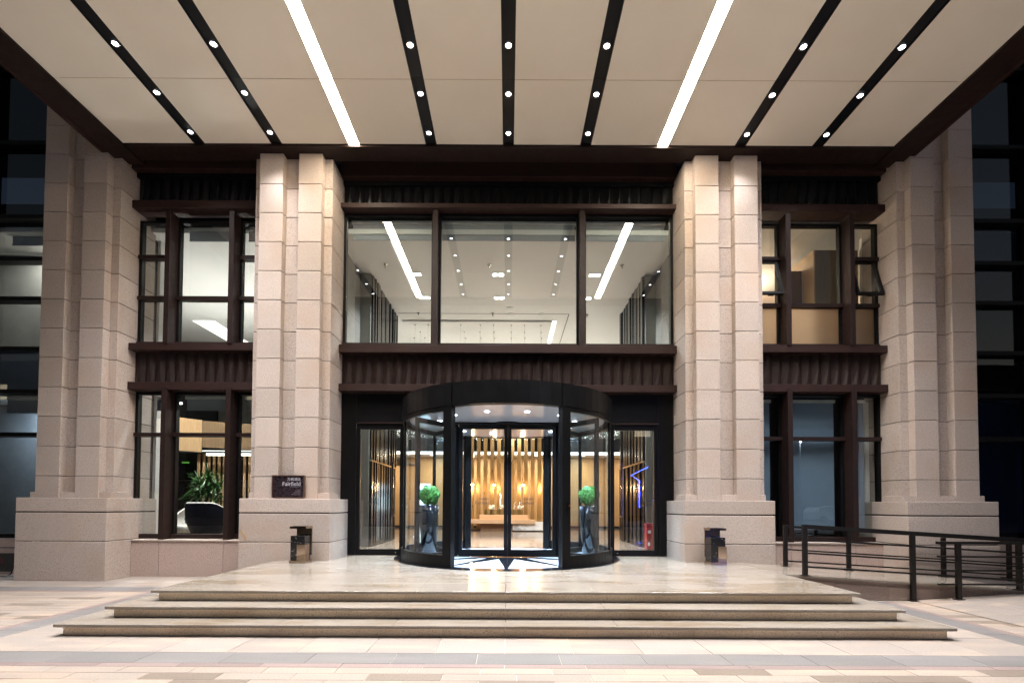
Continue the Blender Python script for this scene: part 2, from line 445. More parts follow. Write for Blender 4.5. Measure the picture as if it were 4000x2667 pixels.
# ================================================================== STEPS
steps = thing('entrance_steps', (0, 7, 0), 'wide beige granite steps leading up to the revolving door', 'steps')
TIERS = [(4.70, 5.055, 0.0, 0.127), (4.40, 5.335, 0.127, 0.2535), (4.12, 5.635, 0.2535, 0.38)]
for k, (hx, yf, z0, z1) in enumerate(TIERS):
    # riser panels
    n = 7; x0, x1 = -hx + 0.06, hx - 0.06
    for i in range(n):
        a = x0 + (x1 - x0)*i/n; b_ = x0 + (x1 - x0)*(i+1)/n
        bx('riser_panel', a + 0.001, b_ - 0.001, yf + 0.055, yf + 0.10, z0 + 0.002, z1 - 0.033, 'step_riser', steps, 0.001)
    for s in (-1, 1):
        bx('side_riser', min(s*(hx - 0.10), s*(hx - 0.06)), max(s*(hx - 0.10), s*(hx - 0.06)), yf + 0.101, 8.6 if s < 0 else 7.19, z0 + 0.002, z1 - 0.033, 'step_riser', steps)
    # tread slabs
    back = TIERS[k+1][1] + 0.09 if k < 2 else None
    if k < 2:
        n = 8
        for i in range(n):
            a = -hx + 2*hx*i/n; b_ = -hx + 2*hx*(i+1)/n
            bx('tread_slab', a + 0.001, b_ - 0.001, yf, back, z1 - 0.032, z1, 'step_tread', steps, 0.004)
        for s in (-1, 1):
            inn = TIERS[k+1][0] - 0.09
            for (ya, yb) in ((back + 0.002, 7.1), (7.102, 8.6)):
                if s > 0 and ya > 7: continue
                bx('tread_slab', min(s*inn, s*hx), max(s*inn, s*hx), ya, yb, z1 - 0.032, z1, 'step_tread', steps, 0.004)
    else:
        ys = [yf, 6.23, 6.93, 7.63, 8.33, 9.72]
        n = 8
        for j in range(5):
            for i in range(n):
                a = -hx + 2*hx*i/n; b_ = -hx + 2*hx*(i+1)/n
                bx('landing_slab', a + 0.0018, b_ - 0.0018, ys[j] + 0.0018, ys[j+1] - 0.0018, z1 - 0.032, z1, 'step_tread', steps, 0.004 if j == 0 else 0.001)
bx('landing_core', -4.04, 4.04, 5.75, 9.7, 0.005, 0.345, 'joint_dark', steps)

# ================================================================== RAMP AND RISING PAVEMENT (right)
def rz(x): return max(0.012, 0.381 - (x - 4.14)*0.0625)
ramp_o = obj('ramp', [(4.121, 7.26, -0.01), (10.6, 7.26, -0.01), (10.6, 9.3, -0.01), (4.121, 9.3, -0.01), (4.121, 7.26, rz(4.121)-0.03), (10.6, 7.26, rz(10.6)-0.012), (10.6, 9.3, rz(10.6)-0.012), (4.121, 9.3, rz(4.121)-0.03)], BOXF, 'joint_dark'); tag(ramp_o, kind='structure')
def slope_slab(name, x0, x1, y0, y1, zf, th, mat, parent):
    a, b_ = zf(x0), zf(x1)
    v = [(x0, y0, a - th), (x1, y0, b_ - th), (x1, y1, b_ - th), (x0, y1, a - th), (x0, y0, a), (x1, y0, b_), (x1, y1, b_), (x0, y1, a)]
    cx, cy2, cz = (x0+x1)/2, (y0+y1)/2, (a+b_)/2
    obj(name, [(p[0]-cx, p[1]-cy2, p[2]-cz) for p in v], BOXF, mat, parent, False, (cx, cy2, cz))
x = 4.122
while x < 10.4:
    for ya, yb in ((7.18, 7.7), (7.7, 8.22), (8.22, 8.66)):
        slope_slab('ramp_slab', x + 0.001, x + 0.6 - 0.001, ya + 0.001, yb - 0.001, rz, 0.011 if x > 9.3 else 0.028, 'step_tread', ramp_o)
    slope_slab('ramp_slab', x + 0.001, x + 0.6 - 0.001, 8.661, 9.24, rz, 0.011 if x > 9.3 else 0.028, 'step_tread', ramp_o)
    x += 0.6
x = 4.10
while x < 9.2:
    x1 = x + 0.78
    zt = lambda q: rz(q) - 0.03 if rz(q) > 0.06 else 0.02
    for zlo, zhi, mt in ((lambda q: 0.001, lambda q: zt(q) - 0.055, 'ramp_wall'), (lambda q: zt(q) - 0.052, lambda q: zt(q), 'ramp_wall')):
        if zhi(x1) < 0.012: continue
        v = [(x + 0.002, 7.2, max(0.001, zlo(x))), (x1 - 0.002, 7.2, max(0.001, zlo(x1))), (x1 - 0.002, 7.255, max(0.001, zlo(x1))), (x + 0.002, 7.255, max(0.001, zlo(x))), (x + 0.002, 7.2, zhi(x)), (x1 - 0.002, 7.2, zhi(x1)), (x1 - 0.002, 7.255, zhi(x1)), (x + 0.002, 7.255, zhi(x))]
        obj('wall_panel', v, BOXF, mt, ramp_o)
    x = x1
wz = lambda q: 0.004 + (q - 6.0)*0.066
rp = obj('path', [(6.02, 4.6, -0.02), (11.5, 4.6, -0.02), (11.5, 7.19, -0.02), (6.02, 7.19, -0.02), (6.02, 4.6, -0.004), (11.5, 4.6, wz(11.5)-0.012), (11.5, 7.19, wz(11.5)-0.012), (6.02, 7.19, -0.004)], BOXF, 'joint_dark'); tag(rp, kind='structure')
x = 6.02; k = 0
while x < 11.3:
    y = 4.6 + (0.3 if k % 2 else 0)
    if k % 2: slope_slab('paving_slab', x + 0.002, x + 0.298, 4.602, 4.898, wz, 0.01, 'paving_cream', rp)
    while y < 7.18:
        y1 = min(y + 0.6, 7.188)
        slope_slab('paving_slab', x + 0.002, x + 0.298, y + 0.002, y1 - 0.002, wz, 0.01, 'paving_cream', rp); y = y1
    x += 0.3; k += 1

# railings
def railing(label, xs, y, base, top, level=False, xstart=None, xend=10.4):
    t_ = thing('ramp_railing', (xs[0], y, base(xs[0])), label, 'railing', 'black metal railings of the ramp')
    xa = xs[0] if xstart is None else xstart
    for x in xs:
        bx('post', x - 0.032, x + 0.032, y - 0.025, y + 0.025, base(x) - 0.005, top(x) - 0.012, 'rail_black', t_, 0.003)
        bx('base_plate', x - 0.055, x + 0.055, y - 0.045, y + 0.045, base(x) + 0.001, base(x) + 0.012, 'rail_black', t_)
    def sl(name, dz, hh, hw):
        v = []
        for zz in (-hh, hh):
            v += [(xa, y - hw, top(xa) - dz + zz), (xend, y - hw, top(xend) - dz + zz), (xend, y + hw, top(xend) - dz + zz), (xa, y + hw, top(xa) - dz + zz)]
        obj(name, v, BOXF, 'rail_black', t_)
    sl('handrail', 0.0, 0.02, 0.03)
    for dz in (0.20, 0.40, 0.60): sl('rail_bar', dz, 0.012, 0.014)
    return t_
ft = lambda x: rz(x) + 0.735
railing('black ramp railing along the outer edge, nearest the granite steps', [4.41, 6.0, 7.57, 9.15], 7.16, lambda x: (0.0 if 5 < x < 7 else max(rz(x), wz(x)) if x > 7 else rz(x)), ft, xstart=4.38)
railing('black ramp railing close to the facade, under the dark window', [4.89, 6.0, 7.66, 8.81, 9.9], 8.5, rz, lambda x: rz(x) + 0.70, xstart=4.86)
railing('short level black railing standing on the rising cream paving', [6.58, 8.15, 9.6], 7.06, wz, lambda x: 0.865, xstart=6.28, xend=10.0)

# ================================================================== PIERS
JOINTS = [1.885 + 0.545*k for k in range(18)]
def pier(c, s, ztop, label):
    p = thing('stone_pier', (c, 9.3, 0), label, 'pier', 'stone piers of the entrance front')
    def o(a, b_): return (c + min(s*a, s*b_), c + max(s*a, s*b_))
    xa, xb = o(-0.865, 0.735)
    bx('core', c - 0.715, c + 0.715, 8.995, 9.88, 0.0, ztop - 0.02, 'joint_dark', p)
    bx('plinth_core', xa, xb, 8.68, 9.88, 0.0, 1.475, 'joint_dark', p)
    xa, xb = o(-0.88, 0.75)
    for z0, z1 in ((0.0, 0.700), (0.712, 1.214), (1.238, 1.483)):
        bx('plinth_block', xa, xb, 8.66, 9.89, z0, z1, 'pier_granite', p, 0.006)
    for a, b_ in ((-0.80, -0.584), (-0.143, 0.143), (0.584, 0.68)):
        xa, xb = o(a, b_)
        bx('ledge_block', xa, xb, 8.84, 9.3 if abs(a) > 0.3 else 8.99, 1.484, 1.59, 'pier_granite', p, 0.004)
    zs = [1.4835] + [j for j in JOINTS if j < ztop - 0.05] + [ztop]
    for z0, z1 in zip(zs[:-1], zs[1:]):
        g2 = 0.0055
        za, zb = z0 + (g2 if z0 > 1.5 else 0), z1 - (g2 if z1 < ztop else 0.001)
        bx('shaft_block', c - 0.727, c + 0.727, 8.98, 9.89, za, zb, 'pier_granite', p, 0.004)
        for a, b_ in ((-0.581, -0.146), (0.146, 0.581)):
            xa, xb = o(a, b_)
            bx('pilaster_block', xa, xb, 8.83, 8.9795, za, zb, 'pier_granite', p, 0.004)
    return p
pier(-8.045, -1, 11.5, 'outermost stone pier, near the folding board, rising past the canopy edge')
PIER_SIGN = pier(-4.045, -1, 7.911, 'stone pier carrying the small dark signboard')
pier(4.06, 1, 7.911, 'stone pier behind the rubbish bin and next to the ramp start')
pier(8.065, 1, 11.5, 'stone pier standing behind the ramp railings, rising past the canopy')

# brown drip stain on the plinth of the sign pier
v, f = [], []
for i in range(9):
    a = i/8; xx = -4.78 + 0.115*math.sin(a*1.5); zz = 0.93 - 0.20*a; wd = 0.012 + 0.012*math.sin(a*3)
    v += [(xx - wd, 8.656, zz), (xx + wd, 8.656, zz)]
    v += [(xx - wd, 8.659, zz), (xx + wd, 8.659, zz)]
for i in range(8):
    k = i*4
    f += [(k, k+1, k+5, k+4), (k+2, k+6, k+7, k+3), (k, k+4, k+6, k+2), (k+1, k+3, k+7, k+5)]
plain('rust_stain', (0.40, 0.26, 0.14), 0.8)
obj('drip_stain', v, f, 'rust_stain', PIER_SIGN)

# ================================================================== FACADE: ledges, pleated friezes
def pleat_mesh(w_, h_, mat):
    key = ('pleat', round(w_, 4), round(h_, 3), mat)
    if key in CACHE: return CACHE[key]
    # valley, ridge with a kite facet that opens towards the bottom
    v = [(0, 0, 0), (w_, 0, 0), (w_, 0, h_), (0, 0, h_), (0.36*w_, -0.062, 0), (0.74*w_, -0.05, 0), (0.58*w_, -0.05, h_), (0.575*w_, -0.052, h_*0.55)]
    f = [(0, 4, 7), (0, 7, 6, 3), (4, 5, 7), (5, 1, 2, 6), (5, 6, 7), (0, 1, 5, 4), (3, 6, 2)]
    CACHE[key] = mesh('pleat', v, f, mat); return CACHE[key]
def spandrel(label, x0, x1, yl, yf, z0, z1, zb0, zt1, npl, cat='spandrel', pm='bronze'):
    """z0..z1 frieze, zb0..z0 lower ledge, z1..zt1 upper ledge"""
    t_ = thing('pleated_spandrel', ((x0+x1)/2, yf, zb0), label, cat, 'dark bronze pleated spandrels')
    bx('backing', x0 + 0.002, x1 - 0.002, yf + 0.07, yf + 0.22, zb0 + 0.01, zt1 - 0.01, 'black_metal', t_)
    if zb0 < z0: bx('ledge', x0 + 0.002, x1 - 0.002, yl, yf + 0.2, zb0, z0, 'bronze_face', t_, 0.004)
    if zt1 > z1: bx('ledge', x0 + 0.002, x1 - 0.002, yl, yf + 0.2, z1, zt1, 'bronze_face', t_, 0.004)
    w_ = (x1 - x0 - 0.02)/npl
    me = pleat_mesh(w_, z1 - z0 - 0.004, pm)
    for i in range(npl):
        o = bpy.data.objects.new('pleat', me)
        place(o, (x0 + 0.01 + i*w_, yf + 0.068, z0 + 0.002), t_)
    return t_
XL0, XL1, XR0, XR1 = -7.316, -4.774, 4.789, 7.336
XC0, XC1 = -3.317, 3.331
spandrel('dark pleated metal band above the revolving door', XC0, XC1, 9.42, 9.55, 3.75, 4.375, 3.61, 4.53, 33)
spandrel('dark pleated band above the lounge window with the armchairs', XL0, XL1, 9.24, 9.36, 3.725, 4.345, 3.58, 4.48, 13)
spandrel('dark pleated band above the window behind the ramp', XR0, XR1, 9.24, 9.36, 3.735, 4.355, 3.59, 4.495, 13)
spandrel('dark pleated cornice band under the canopy, over the big middle window', XC0, XC1, 9.42, 9.55, 7.36, 7.84, 7.266, 7.84, 33, pm='black_metal')
spandrel('dark pleated cornice band under the canopy, over the upper lounge window', XL0, XL1, 9.24, 9.36, 7.28, 7.80, 7.13, 7.80, 13, pm='black_metal')
spandrel('dark pleated cornice band under the canopy, over the half-open windows', XR0, XR1, 9.24, 9.36, 7.26, 7.80, 7.12, 7.80, 13, pm='black_metal')
for nm, x0, x1, yy in (('middle', XC0, XC1, 9.40), ('lounge side', XL0, XL1, 9.2), ('ramp side', XR0, XR1, 9.2)):
    t_ = thing('cornice_beam', ((x0+x1)/2, yy, 7.87), 'plain bronze cornice beam right under the canopy, %s bay' % nm, 'beam', 'bronze cornice beams')
    bx('beam_face', x0 + 0.002, x1 - 0.002, yy, yy + 0.5, 7.88, 8.35, 'bronze_face', t_, 0.004)
    bx('shadow_gap', x0 + 0.003, x1 - 0.003, yy + 0.14, yy + 0.45, 7.80, 7.879, 'black_metal', t_)

# sill walls
def sillwall(label, x0, x1, joints):
    t_ = thing('sill_wall', ((x0+x1)/2, 9.3, 0), label, 'wall', 'low stone walls under the side windows')
    js = [x0] + joints + [x1]
    bx('core', x0 + 0.01, x1 - 0.01, 9.27, 9.75, 0, 0.66, 'joint_dark', t_)
    for a, b_ in zip(js[:-1], js[1:]): bx('stone_panel', a + 0.004, b_ - 0.004, 9.24, 9.27, 0.0, 0.668, 'sill_granite', t_, 0.002)
    bx('sill_cap', x0, x1, 9.22, 9.76, 0.67, 0.70, 'pier_granite', t_, 0.004)
sillwall('low granite wall under the lounge window', -7.165, -4.80, [-6.632, -5.404])
sillwall('low granite wall under the window behind the ramp', 4.815, 7.185, [5.43, 6.66])

# ================================================================== WINDOWS
def window(label, x0, x1, z0, z1, yf, mulls, mulld, transoms, glassmat='pane_glass', extra=None, sub=None, frame='black_metal', mull_w=0.095):
    """mulls: mullion centre xs; transoms: z of rails for each light (list of lists)"""
    t_ = thing('facade_window', ((x0+x1)/2, yf, z0), label, 'window', 'windows of the entrance front')
    fw = 0.05
    bx('head_rail', x0, x1, yf, yf + 0.1, z1 - fw, z1, frame, t_, 0.002)
    bx('bottom_rail', x0, x1, yf - 0.03, yf + 0.1, z0, z0 + 0.085, 'bronze', t_, 0.002)
    edges = [x0] + mulls + [x1]
    for i, m_ in enumerate(mulls):
        bx('mullion', m_ - mull_w/2, m_ + mull_w/2, yf - mulld, yf + 0.02, z0 - 0.005, z1 + 0.06, 'bronze', t_, 0.003)
    for i in range(len(edges) - 1):
        a = edges[i]; b_ = edges[i+1]
        bx('stile', a + (0 if i == 0 else mull_w/2 - 0.02), a + (0.055 if i == 0 else mull_w/2 + 0.04), yf + 0.001, yf + 0.099, z0 + 0.085, z1 - fw, frame, t_)
        bx('stile', b_ - (0.055 if i == len(edges) - 2 else mull_w/2 + 0.04), b_ - (0 if i == len(edges) - 2 else mull_w/2 - 0.02), yf + 0.001, yf + 0.099, z0 + 0.085, z1 - fw, frame, t_)
        ga = a + (0.055 if i == 0 else mull_w/2 + 0.04); gb = b_ - (0.055 if i == len(edges) - 2 else mull_w/2 + 0.04)
        zz = [z0 + 0.085] + transoms[i] + [z1 - fw]
        for q, tz in enumerate(transoms[i]):
            bx('transom', a + 0.01 if i == 0 else ga - 0.045, gb + 0.045 if i < len(edges) - 2 else b_ - 0.01, yf - 0.05, yf + 0.095, tz - 0.035, tz + 0.035, 'bronze', t_, 0.002)
        for q in range(len(zz) - 1):
            za = zz[q] + (0.035 if q > 0 else 0); zb = zz[q+1] - (0.035 if q < len(zz) - 2 else 0)
            gm = glassmat
            if sub and (i, q) in sub:
                if sub[(i, q)] is None: continue
                gm = sub[(i, q)]
            bx('pane', ga, gb, yf + 0.05, yf + 0.058, za, zb, gm, t_)
    return t_
SB = 9.46
MLs, MRs = [-6.595, -5.358], [5.43, 6.665]
window('tall lounge window with two armchairs and a plant behind it', XL0, XL1, 0.71, 3.578, SB, MLs, 0.24, [[2.735], [2.735], [2.735]])
window('upper window over the lounge, white lit ceiling behind', XL0, XL1, 4.482, 7.0, SB, MLs, 0.24, [[5.435, 6.255], [5.435], [5.435, 6.255]])
window('dark lower window behind the ramp railings, blinds drawn', XR0, XR1, 0.71, 3.588, SB, MRs, 0.24, [[2.71], [2.71], [2.71]])
WAW = window('upper window with two half-open vents and a warm wood room behind', XR0, XR1, 4.497, 7.0, SB, MRs, 0.24, [[5.345, 6.275], [5.345], [5.345, 6.275]], sub={(0, 0): 'frosted_glass', (1, 0): 'frosted_glass', (2, 0): 'frosted_glass', (0, 1): None, (2, 1): None})
# half-open vents (hinged at the top, bottom swung out)
for xa, xb in ((XR0 + 0.06, MRs[0] - 0.09), (MRs[1] + 0.09, XR1 - 0.06)):
    ang = R(17); L_ = 0.80; zt = 6.235
    def P(x, d, th): return (x, SB + 0.03 - math.sin(ang)*d - math.cos(ang)*th, zt - math.cos(ang)*d + math.sin(ang)*th)
    vent = None
    bars = [(xa, xb, 0, 0.05), (xa, xb, L_ - 0.05, L_), (xa, xa + 0.05, 0.05, L_ - 0.05), (xb - 0.05, xb, 0.05, L_ - 0.05)]
    v, f = [], []
    for (a, b_, d0, d1) in bars:
        k = len(v)
        for th in (0, 0.05):
            v += [P(a, d1, th), P(b_, d1, th), P(b_, d0, th), P(a, d0, th)]
        f += [tuple(i + k for i in q) for q in BOXF]
    vent = obj('vent_sash', v, f, 'black_metal', WAW)
    v = []
    for th in (0.022, 0.03): v += [P(xa + 0.05, L_ - 0.05, th), P(xb - 0.05, L_ - 0.05, th), P(xb - 0.05, 0.05, th), P(xa + 0.05, 0.05, th)]
    obj('vent_pane', v, BOXF, 'pane_glass', vent)
    hx = (xa + xb)/2
    p = P(hx, L_, 0.02); obj('vent_handle', boxv(p[0] - 0.05, p[0] + 0.05, p[1], p[1] + 0.03, p[2] - 0.02, p[2] - 0.002), BOXF, 'black_metal', vent)
# middle window
YC = 9.62
window('big middle window above the revolving door, lit lobby ceiling behind', XC0, XC1, 4.535, 7.262, YC, [-1.45, 1.48], 0.14, [[], [], []], mull_w=0.11)

# roller blinds
def blind(label, x0, x1, y, z0, z1, mat='blind_grey', case=True):
    t_ = thing('roller_blind', ((x0+x1)/2, y, z0), label, 'blind', 'roller blinds behind the windows')
    bx('fabric', x0, x1, y, y + 0.004, z0, z1, mat, t_)
    bx('bottom_bar', x0, x1, y - 0.008, y + 0.012, z0 - 0.025, z0, 'blind_grey', t_)
    if case: bx('roller_case', x0 - 0.02, x1 + 0.02, y - 0.03, y + 0.06, z1, z1 + 0.06, 'blind_case', t_)
blind('rolled-up grey blind at the top of the middle window, signboard side', -3.20, -1.53, YC + 0.2, 6.85, 7.16)
blind('rolled-up grey blind at the top of the middle window, between the mullions', -1.36, 1.38, YC + 0.2, 6.85, 7.16)
blind('rolled-up grey blind at the top of the middle window, ramp side', 1.57, 3.22, YC + 0.2, 6.85, 7.16)
blind('rolled-up blind of the upper lounge window, wide pane', -6.46, -5.47, SB + 0.2, 6.72, 6.90)
blind('rolled-up blind of the upper lounge window, pane beside the sign pier', -5.26, -4.85, SB + 0.2, 6.72, 6.90)
blind('rolled-up blind of the lounge window, wide pane above the armchairs', -6.44, -5.48, SB + 0.2, 3.28, 3.48)
blind('rolled-up blind of the lounge window, narrow pane beside the outer pier', -7.08, -6.72, SB + 0.25, 3.28, 3.48)
blind('rolled-up blind of the lounge window, pane beside the sign pier', -5.24, -4.85, SB + 0.2, 3.28, 3.48)
blind('drawn dark blue-grey blind behind the ramp, narrow pane beside the bin pier', 4.85, 5.24, SB + 0.16, 0.95, 3.45, 'blind_dark')
blind('drawn dark blue-grey blind behind the ramp, widest pane', 5.56, 6.52, SB + 0.16, 0.95, 3.45, 'blind_dark')
blind('drawn dark blue-grey blind behind the ramp, pane beside the outer pier', 6.80, 7.12, SB + 0.16, 0.95, 3.45, 'blind_dark')

# ================================================================== CANOPY
can = thing('entrance_canopy', (0, 8.9, 7.913), 'deep canopy with cream ceiling panels, black and lit strips', 'canopy')
SX = [1.41*k for k in range(-4, 5)]
ZC = 7.955; HW = 0.096
edges = [-7.05] + SX + [7.05]
for yA, yB in ((4.2, 5.75), (5.75, 7.30), (7.30, 8.65)):
    for i in range(len(edges) - 1):
        a = edges[i] + (HW if i > 0 else 0); b_ = edges[i+1] - (HW if i < len(edges) - 2 else 0)
        bx('ceiling_panel', a + 0.002, b_ - 0.002, yA + 0.005, yB - 0.005, ZC, ZC + 0.03, 'canopy_panel', can, 0.002)
bx('deck', -7.5, 7.5, 3.8, 9.0, ZC + 0.08, ZC + 0.5, 'black_metal', can)
plain('seam', (0.42, 0.27, 0.16), 0.8)
for yy in (5.75, 7.30):
    for a, b_ in zip(edges[:-1], edges[1:]): bx('seam_filler', a + HW + 0.005, b_ - HW - 0.005, yy - 0.0048, yy + 0.0048, ZC + 0.006, ZC + 0.025, 'seam', can)
for i, x in enumerate(SX):
    if i in (2, 6):
        bx('light_strip', x - HW + 0.004, x + HW - 0.004, 4.205, 8.648, ZC - 0.0025, ZC + 0.02, 'led_strip', can)
    else:
        for ya, yb in ((4.205, 5.747), (5.753, 7.297), (7.303, 8.648)):
            bx('black_strip', x - HW + 0.002, x + HW - 0.002, ya, yb, ZC + 0.02, ZC + 0.04, 'strip_black', can)
    for s in (-1, 1): bx('strip_edge', x + s*HW - 0.0035, x + s*HW + 0.0035, 4.203, 8.6495, ZC - 0.003, ZC + 0.045, 'strip_black' if i not in (2, 6) else 'seam', can)
ZS = 7.913
bx('rear_soffit', -7.0, 7.0, 8.655, 9.04, ZS, ZS + 0.2, 'bronze', can, 0.003)
for s in (-1, 1):
    bx('side_soffit', min(s*7.035, s*7.50), max(s*7.035, s*7.50), 4.18, 9.15, ZS, ZS + 0.2, 'bronze', can, 0.003)
    bx('side_fascia', min(s*7.505, s*7.585), max(s*7.505, s*7.585), 3.7, 9.16, ZS - 0.002, ZS + 0.75, 'bronze_face', can, 0.003)
bx('front_soffit', -7.5, 7.5, 3.78, 4.195, ZS, ZS + 0.2, 'bronze', can, 0.003)
bx('front_fascia', -7.5, 7.5, 3.70, 3.778, ZS - 0.002, ZS + 0.75, 'bronze_face', can, 0.003)
# downlights
STRIPN = {0: 'outermost black strip on the signboard side', 1: 'second black strip from the signboard-side edge', 3: 'black strip just left of the middle one',
          4: 'middle black strip', 5: 'black strip just right of the middle one', 7: 'second black strip from the ramp-side edge', 8: 'outermost black strip on the ramp side'}
ROWS = [8.39, 7.57, 6.75, 5.93, 5.11, 4.42]
ROWN = ['closest to the facade', 'second from the facade', 'third from the facade', 'fourth from the facade', 'fifth from the facade', 'at the street end']
lens_v = ringpts(0.040, 20, 0.0) ; ring0 = ringpts(0.044, 20, 0.0); ring1 = ringpts(0.060, 20, 0.0); ring2 = ringpts(0.060, 20, 0.012); ring3 = ringpts(0.044, 20, 0.012)
lens_me = mesh('lens', lens_v, [tuple(reversed(range(20)))], 'spot_lens')
rv = ring0 + ring1 + ring2 + ring3; rf = []
for i in range(20):
    j = (i+1) % 20
    for q in range(4): rf.append((q*20 + i, q*20 + j, ((q+1) % 4)*20 + j, ((q+1) % 4)*20 + i))
ring_me = mesh('trim_ring', rv, rf, 'chrome', True)
for i in STRIPN:
    for r_, yy in enumerate(ROWS):
        d = thing('downlight', (SX[i], yy, ZC + 0.01), 'round downlight in the %s, %s' % (STRIPN[i], ROWN[r_]), 'downlight', 'canopy downlights')
        place(bpy.data.objects.new('trim_ring', ring_me), (SX[i], yy, ZC + 0.003), d)
        place(bpy.data.objects.new('lens', lens_me), (SX[i], yy, ZC + 0.011), d)
        lamp('spot_beam', 'SPOT', (SX[i], yy, ZC - 0.002), SPOT_W*(0.55 if r_ == 0 else 1.0)*(1.35 if i in (0, 8) else 0.88 if i in (3, 4, 5) else 1.0), (0.97, 0.955, 1.0), d, spot_size=R(104), spot_blend=1.0, shadow_soft_size=0.045)

# ================================================================== LOBBY SHELL
FZ = 0.38; LC = 6.95
fl = bx('lobby_floor', -12.5, 12.5, 9.73, 22, 0.3, FZ, 'lobby_stone'); tag(fl, kind='structure')
lc = bx('lobby_ceiling', -12.5, 4.75, 9.80, 22, LC, LC + 0.1, 'white_plaster'); tag(lc, kind='structure')
roof = bx('upper_wall', -30, 30, 9.75, 10.2, 8.36, 24, 'dark_wall'); tag(roof, kind='structure')
bw = bx('wall_back', -12.5, 12.5, 21.5, 21.7, FZ, 7.4, 'walnut'); tag(bw, kind='structure')
for nm, x in (('wall_left', -12.6), ('wall_right', 12.5)):
    q = bx(nm, x, x + 0.1, 9.9, 21.5, FZ, 7.4, 'dark_wall'); tag(q, kind='structure')
q = bx('roof_slab', -13, 13, 9.9, 22, 7.42, 7.6, 'dark_wall'); tag(q, kind='structure')
# vestibule walls
for s, nm in ((-1, 'signboard side'), (1, 'ramp side')):
    X0 = s*3.55
    t_ = thing('marble_wall', (X0, 10.5, FZ), 'grey marble wall inside the entrance, %s' % nm, 'wall', 'marble walls inside the entrance')
    zz = [FZ, 1.75, 3.12, 4.5, 5.7, LC - 0.01]
    for a, b_ in zip(zz[:-1], zz[1:]): bx('marble_panel', min(X0, X0 + s*0.25), max(X0, X0 + s*0.25), 9.92, 11.52, a + 0.003, b_ - 0.003, 'marble_wall', t_, 0.002)
    bx('marble_return', min(s*3.3, s*3.548), max(s*3.3, s*3.548), 11.49, 11.528, FZ, LC - 0.01, 'marble_wall', t_, 0.002)
    t_ = thing('ribbed_screen', (s*3.3, 12.8, FZ), 'black ribbed metal wall panel inside the entrance, %s' % nm, 'wall panel', 'black ribbed wall panels')
    bx('backing', min(s*3.3, s*3.8), max(s*3.3, s*3.8), 11.53, 14.1, FZ, LC - 0.005, 'black_metal', t_)
    plain('rib_metal%d' % s, (0.035, 0.031, 0.028), 0.2, 0.8)
    for z0, z1 in ((FZ + 0.02, 2.42), (2.46, LC - 0.02)):
        k = 0; y = 11.56
        while y < 14.05:
            wd = random.choice([0.05, 0.07, 0.1])
            pr = s*(3.3 - random.choice([0.025, 0.04, 0.06]))
            bx('rib', min(s*3.3, pr), max(s*3.3, pr), y, y + wd, z0, z1, 'rib_metal%d' % s, t_)
            y += wd + 0.03; k += 1
    bx('trim_band', min(s*3.24, s*3.31), max(s*3.24, s*3.31), 11.53, 14.08, 2.42, 2.46, 'chrome', t_)
# ceiling fittings
for s, nm in ((-1, 'signboard side'), (1, 'ramp side')):
    q = bx('ceiling_light_panel', s*2.41 - 0.09, s*2.41 + 0.09, 9.9, 12.58, LC - 0.012, LC - 0.002, 'room_strip')
    tag(q, 'long white light strip on the lobby ceiling, %s' % nm, 'light strip', 'lobby ceiling light strips')
def grille(x, y, label, watt):
    t_ = thing('grille_light', (x, y, LC), label, 'ceiling light', 'square lobby ceiling lights')
    bx('frame', x - 0.15, x + 0.15, y - 0.09, y + 0.09, LC - 0.012, LC - 0.001, 'white_paint', t_)
    for dx in (-0.07, 0.07): bx('lens', x + dx - 0.055, x + dx + 0.055, y - 0.06, y + 0.06, LC - 0.016, LC - 0.0125, 'room_lamp', t_)
    lamp('beam', 'AREA', (x, y, LC - 0.02), watt, (0.98, 0.98, 1.0), t_, shape='RECTANGLE', size=0.25, size_y=0.14, spread=R(110))
gi = 0
for yy, rn in ((11.52, 'row nearest the glass'), (12.83, 'second row from the glass')):
    for xx, cn in ((-2.24, 'signboard side'), (-0.24, 'middle'), (2.09, 'ramp side')):
        grille(xx, yy, 'bright square ceiling light in the lobby, %s, %s' % (cn, rn), 60*ROOM_W)
grille(-8.12, 12.95, 'bright square ceiling light seen through the upper lounge window', 80*ROOM_W)
grille(-4.9, 11.2, 'square ceiling light half hidden by the sign pier', 50*ROOM_W)
# sprinklers and speakers
for i, (xx, yy) in enumerate(((-2.84, 11.06), (-0.44, 11.04), (2.63, 11.04), (-2.6, 13.9), (-0.45, 13.9), (2.3, 13.95))):
    t_ = thing('sprinkler', (xx, yy, LC), 'small ceiling sprinkler in the lobby, %s' % ('number %s from the signboard side, %s row' % (ORD[i % 3], 'near' if i < 3 else 'far')), 'sprinkler', 'lobby ceiling sprinklers')
    lathe('rose', [(0.045, LC - 0.008), (0.045, LC - 0.001)], xx, yy, 'chrome', t_, 12)
    lathe('head', [(0.012, LC - 0.07), (0.03, LC - 0.066), (0.03, LC - 0.06), (0.012, LC - 0.05), (0.012, LC - 0.008)], xx, yy, 'chrome', t_, 10)
for i, (xx, yy) in enumerate(((0.085, 13.95), (0.975, 13.94), (-1.3 + 1.35, 13.5))):
    q = lathe('ceiling_speaker', [(0.085, LC - 0.014), (0.10, LC - 0.006), (0.10, LC - 0.001)], xx, yy, 'blind_case', None, 16)
    tag(q, 'round %s disc on the lobby ceiling, %s' % ('grey speaker', ('middle of the row', 'nearest the ramp side', 'nearest the glass')[i]), 'speaker', 'lobby ceiling speakers')
q = multibox('ceiling_groove', [(-3.2, 1.77, 13.905, 13.925, LC - 0.004, LC - 0.001), (1.76, 1.78, 13.925, 16.6, LC - 0.004, LC - 0.001)], 'joint_dark', lc)
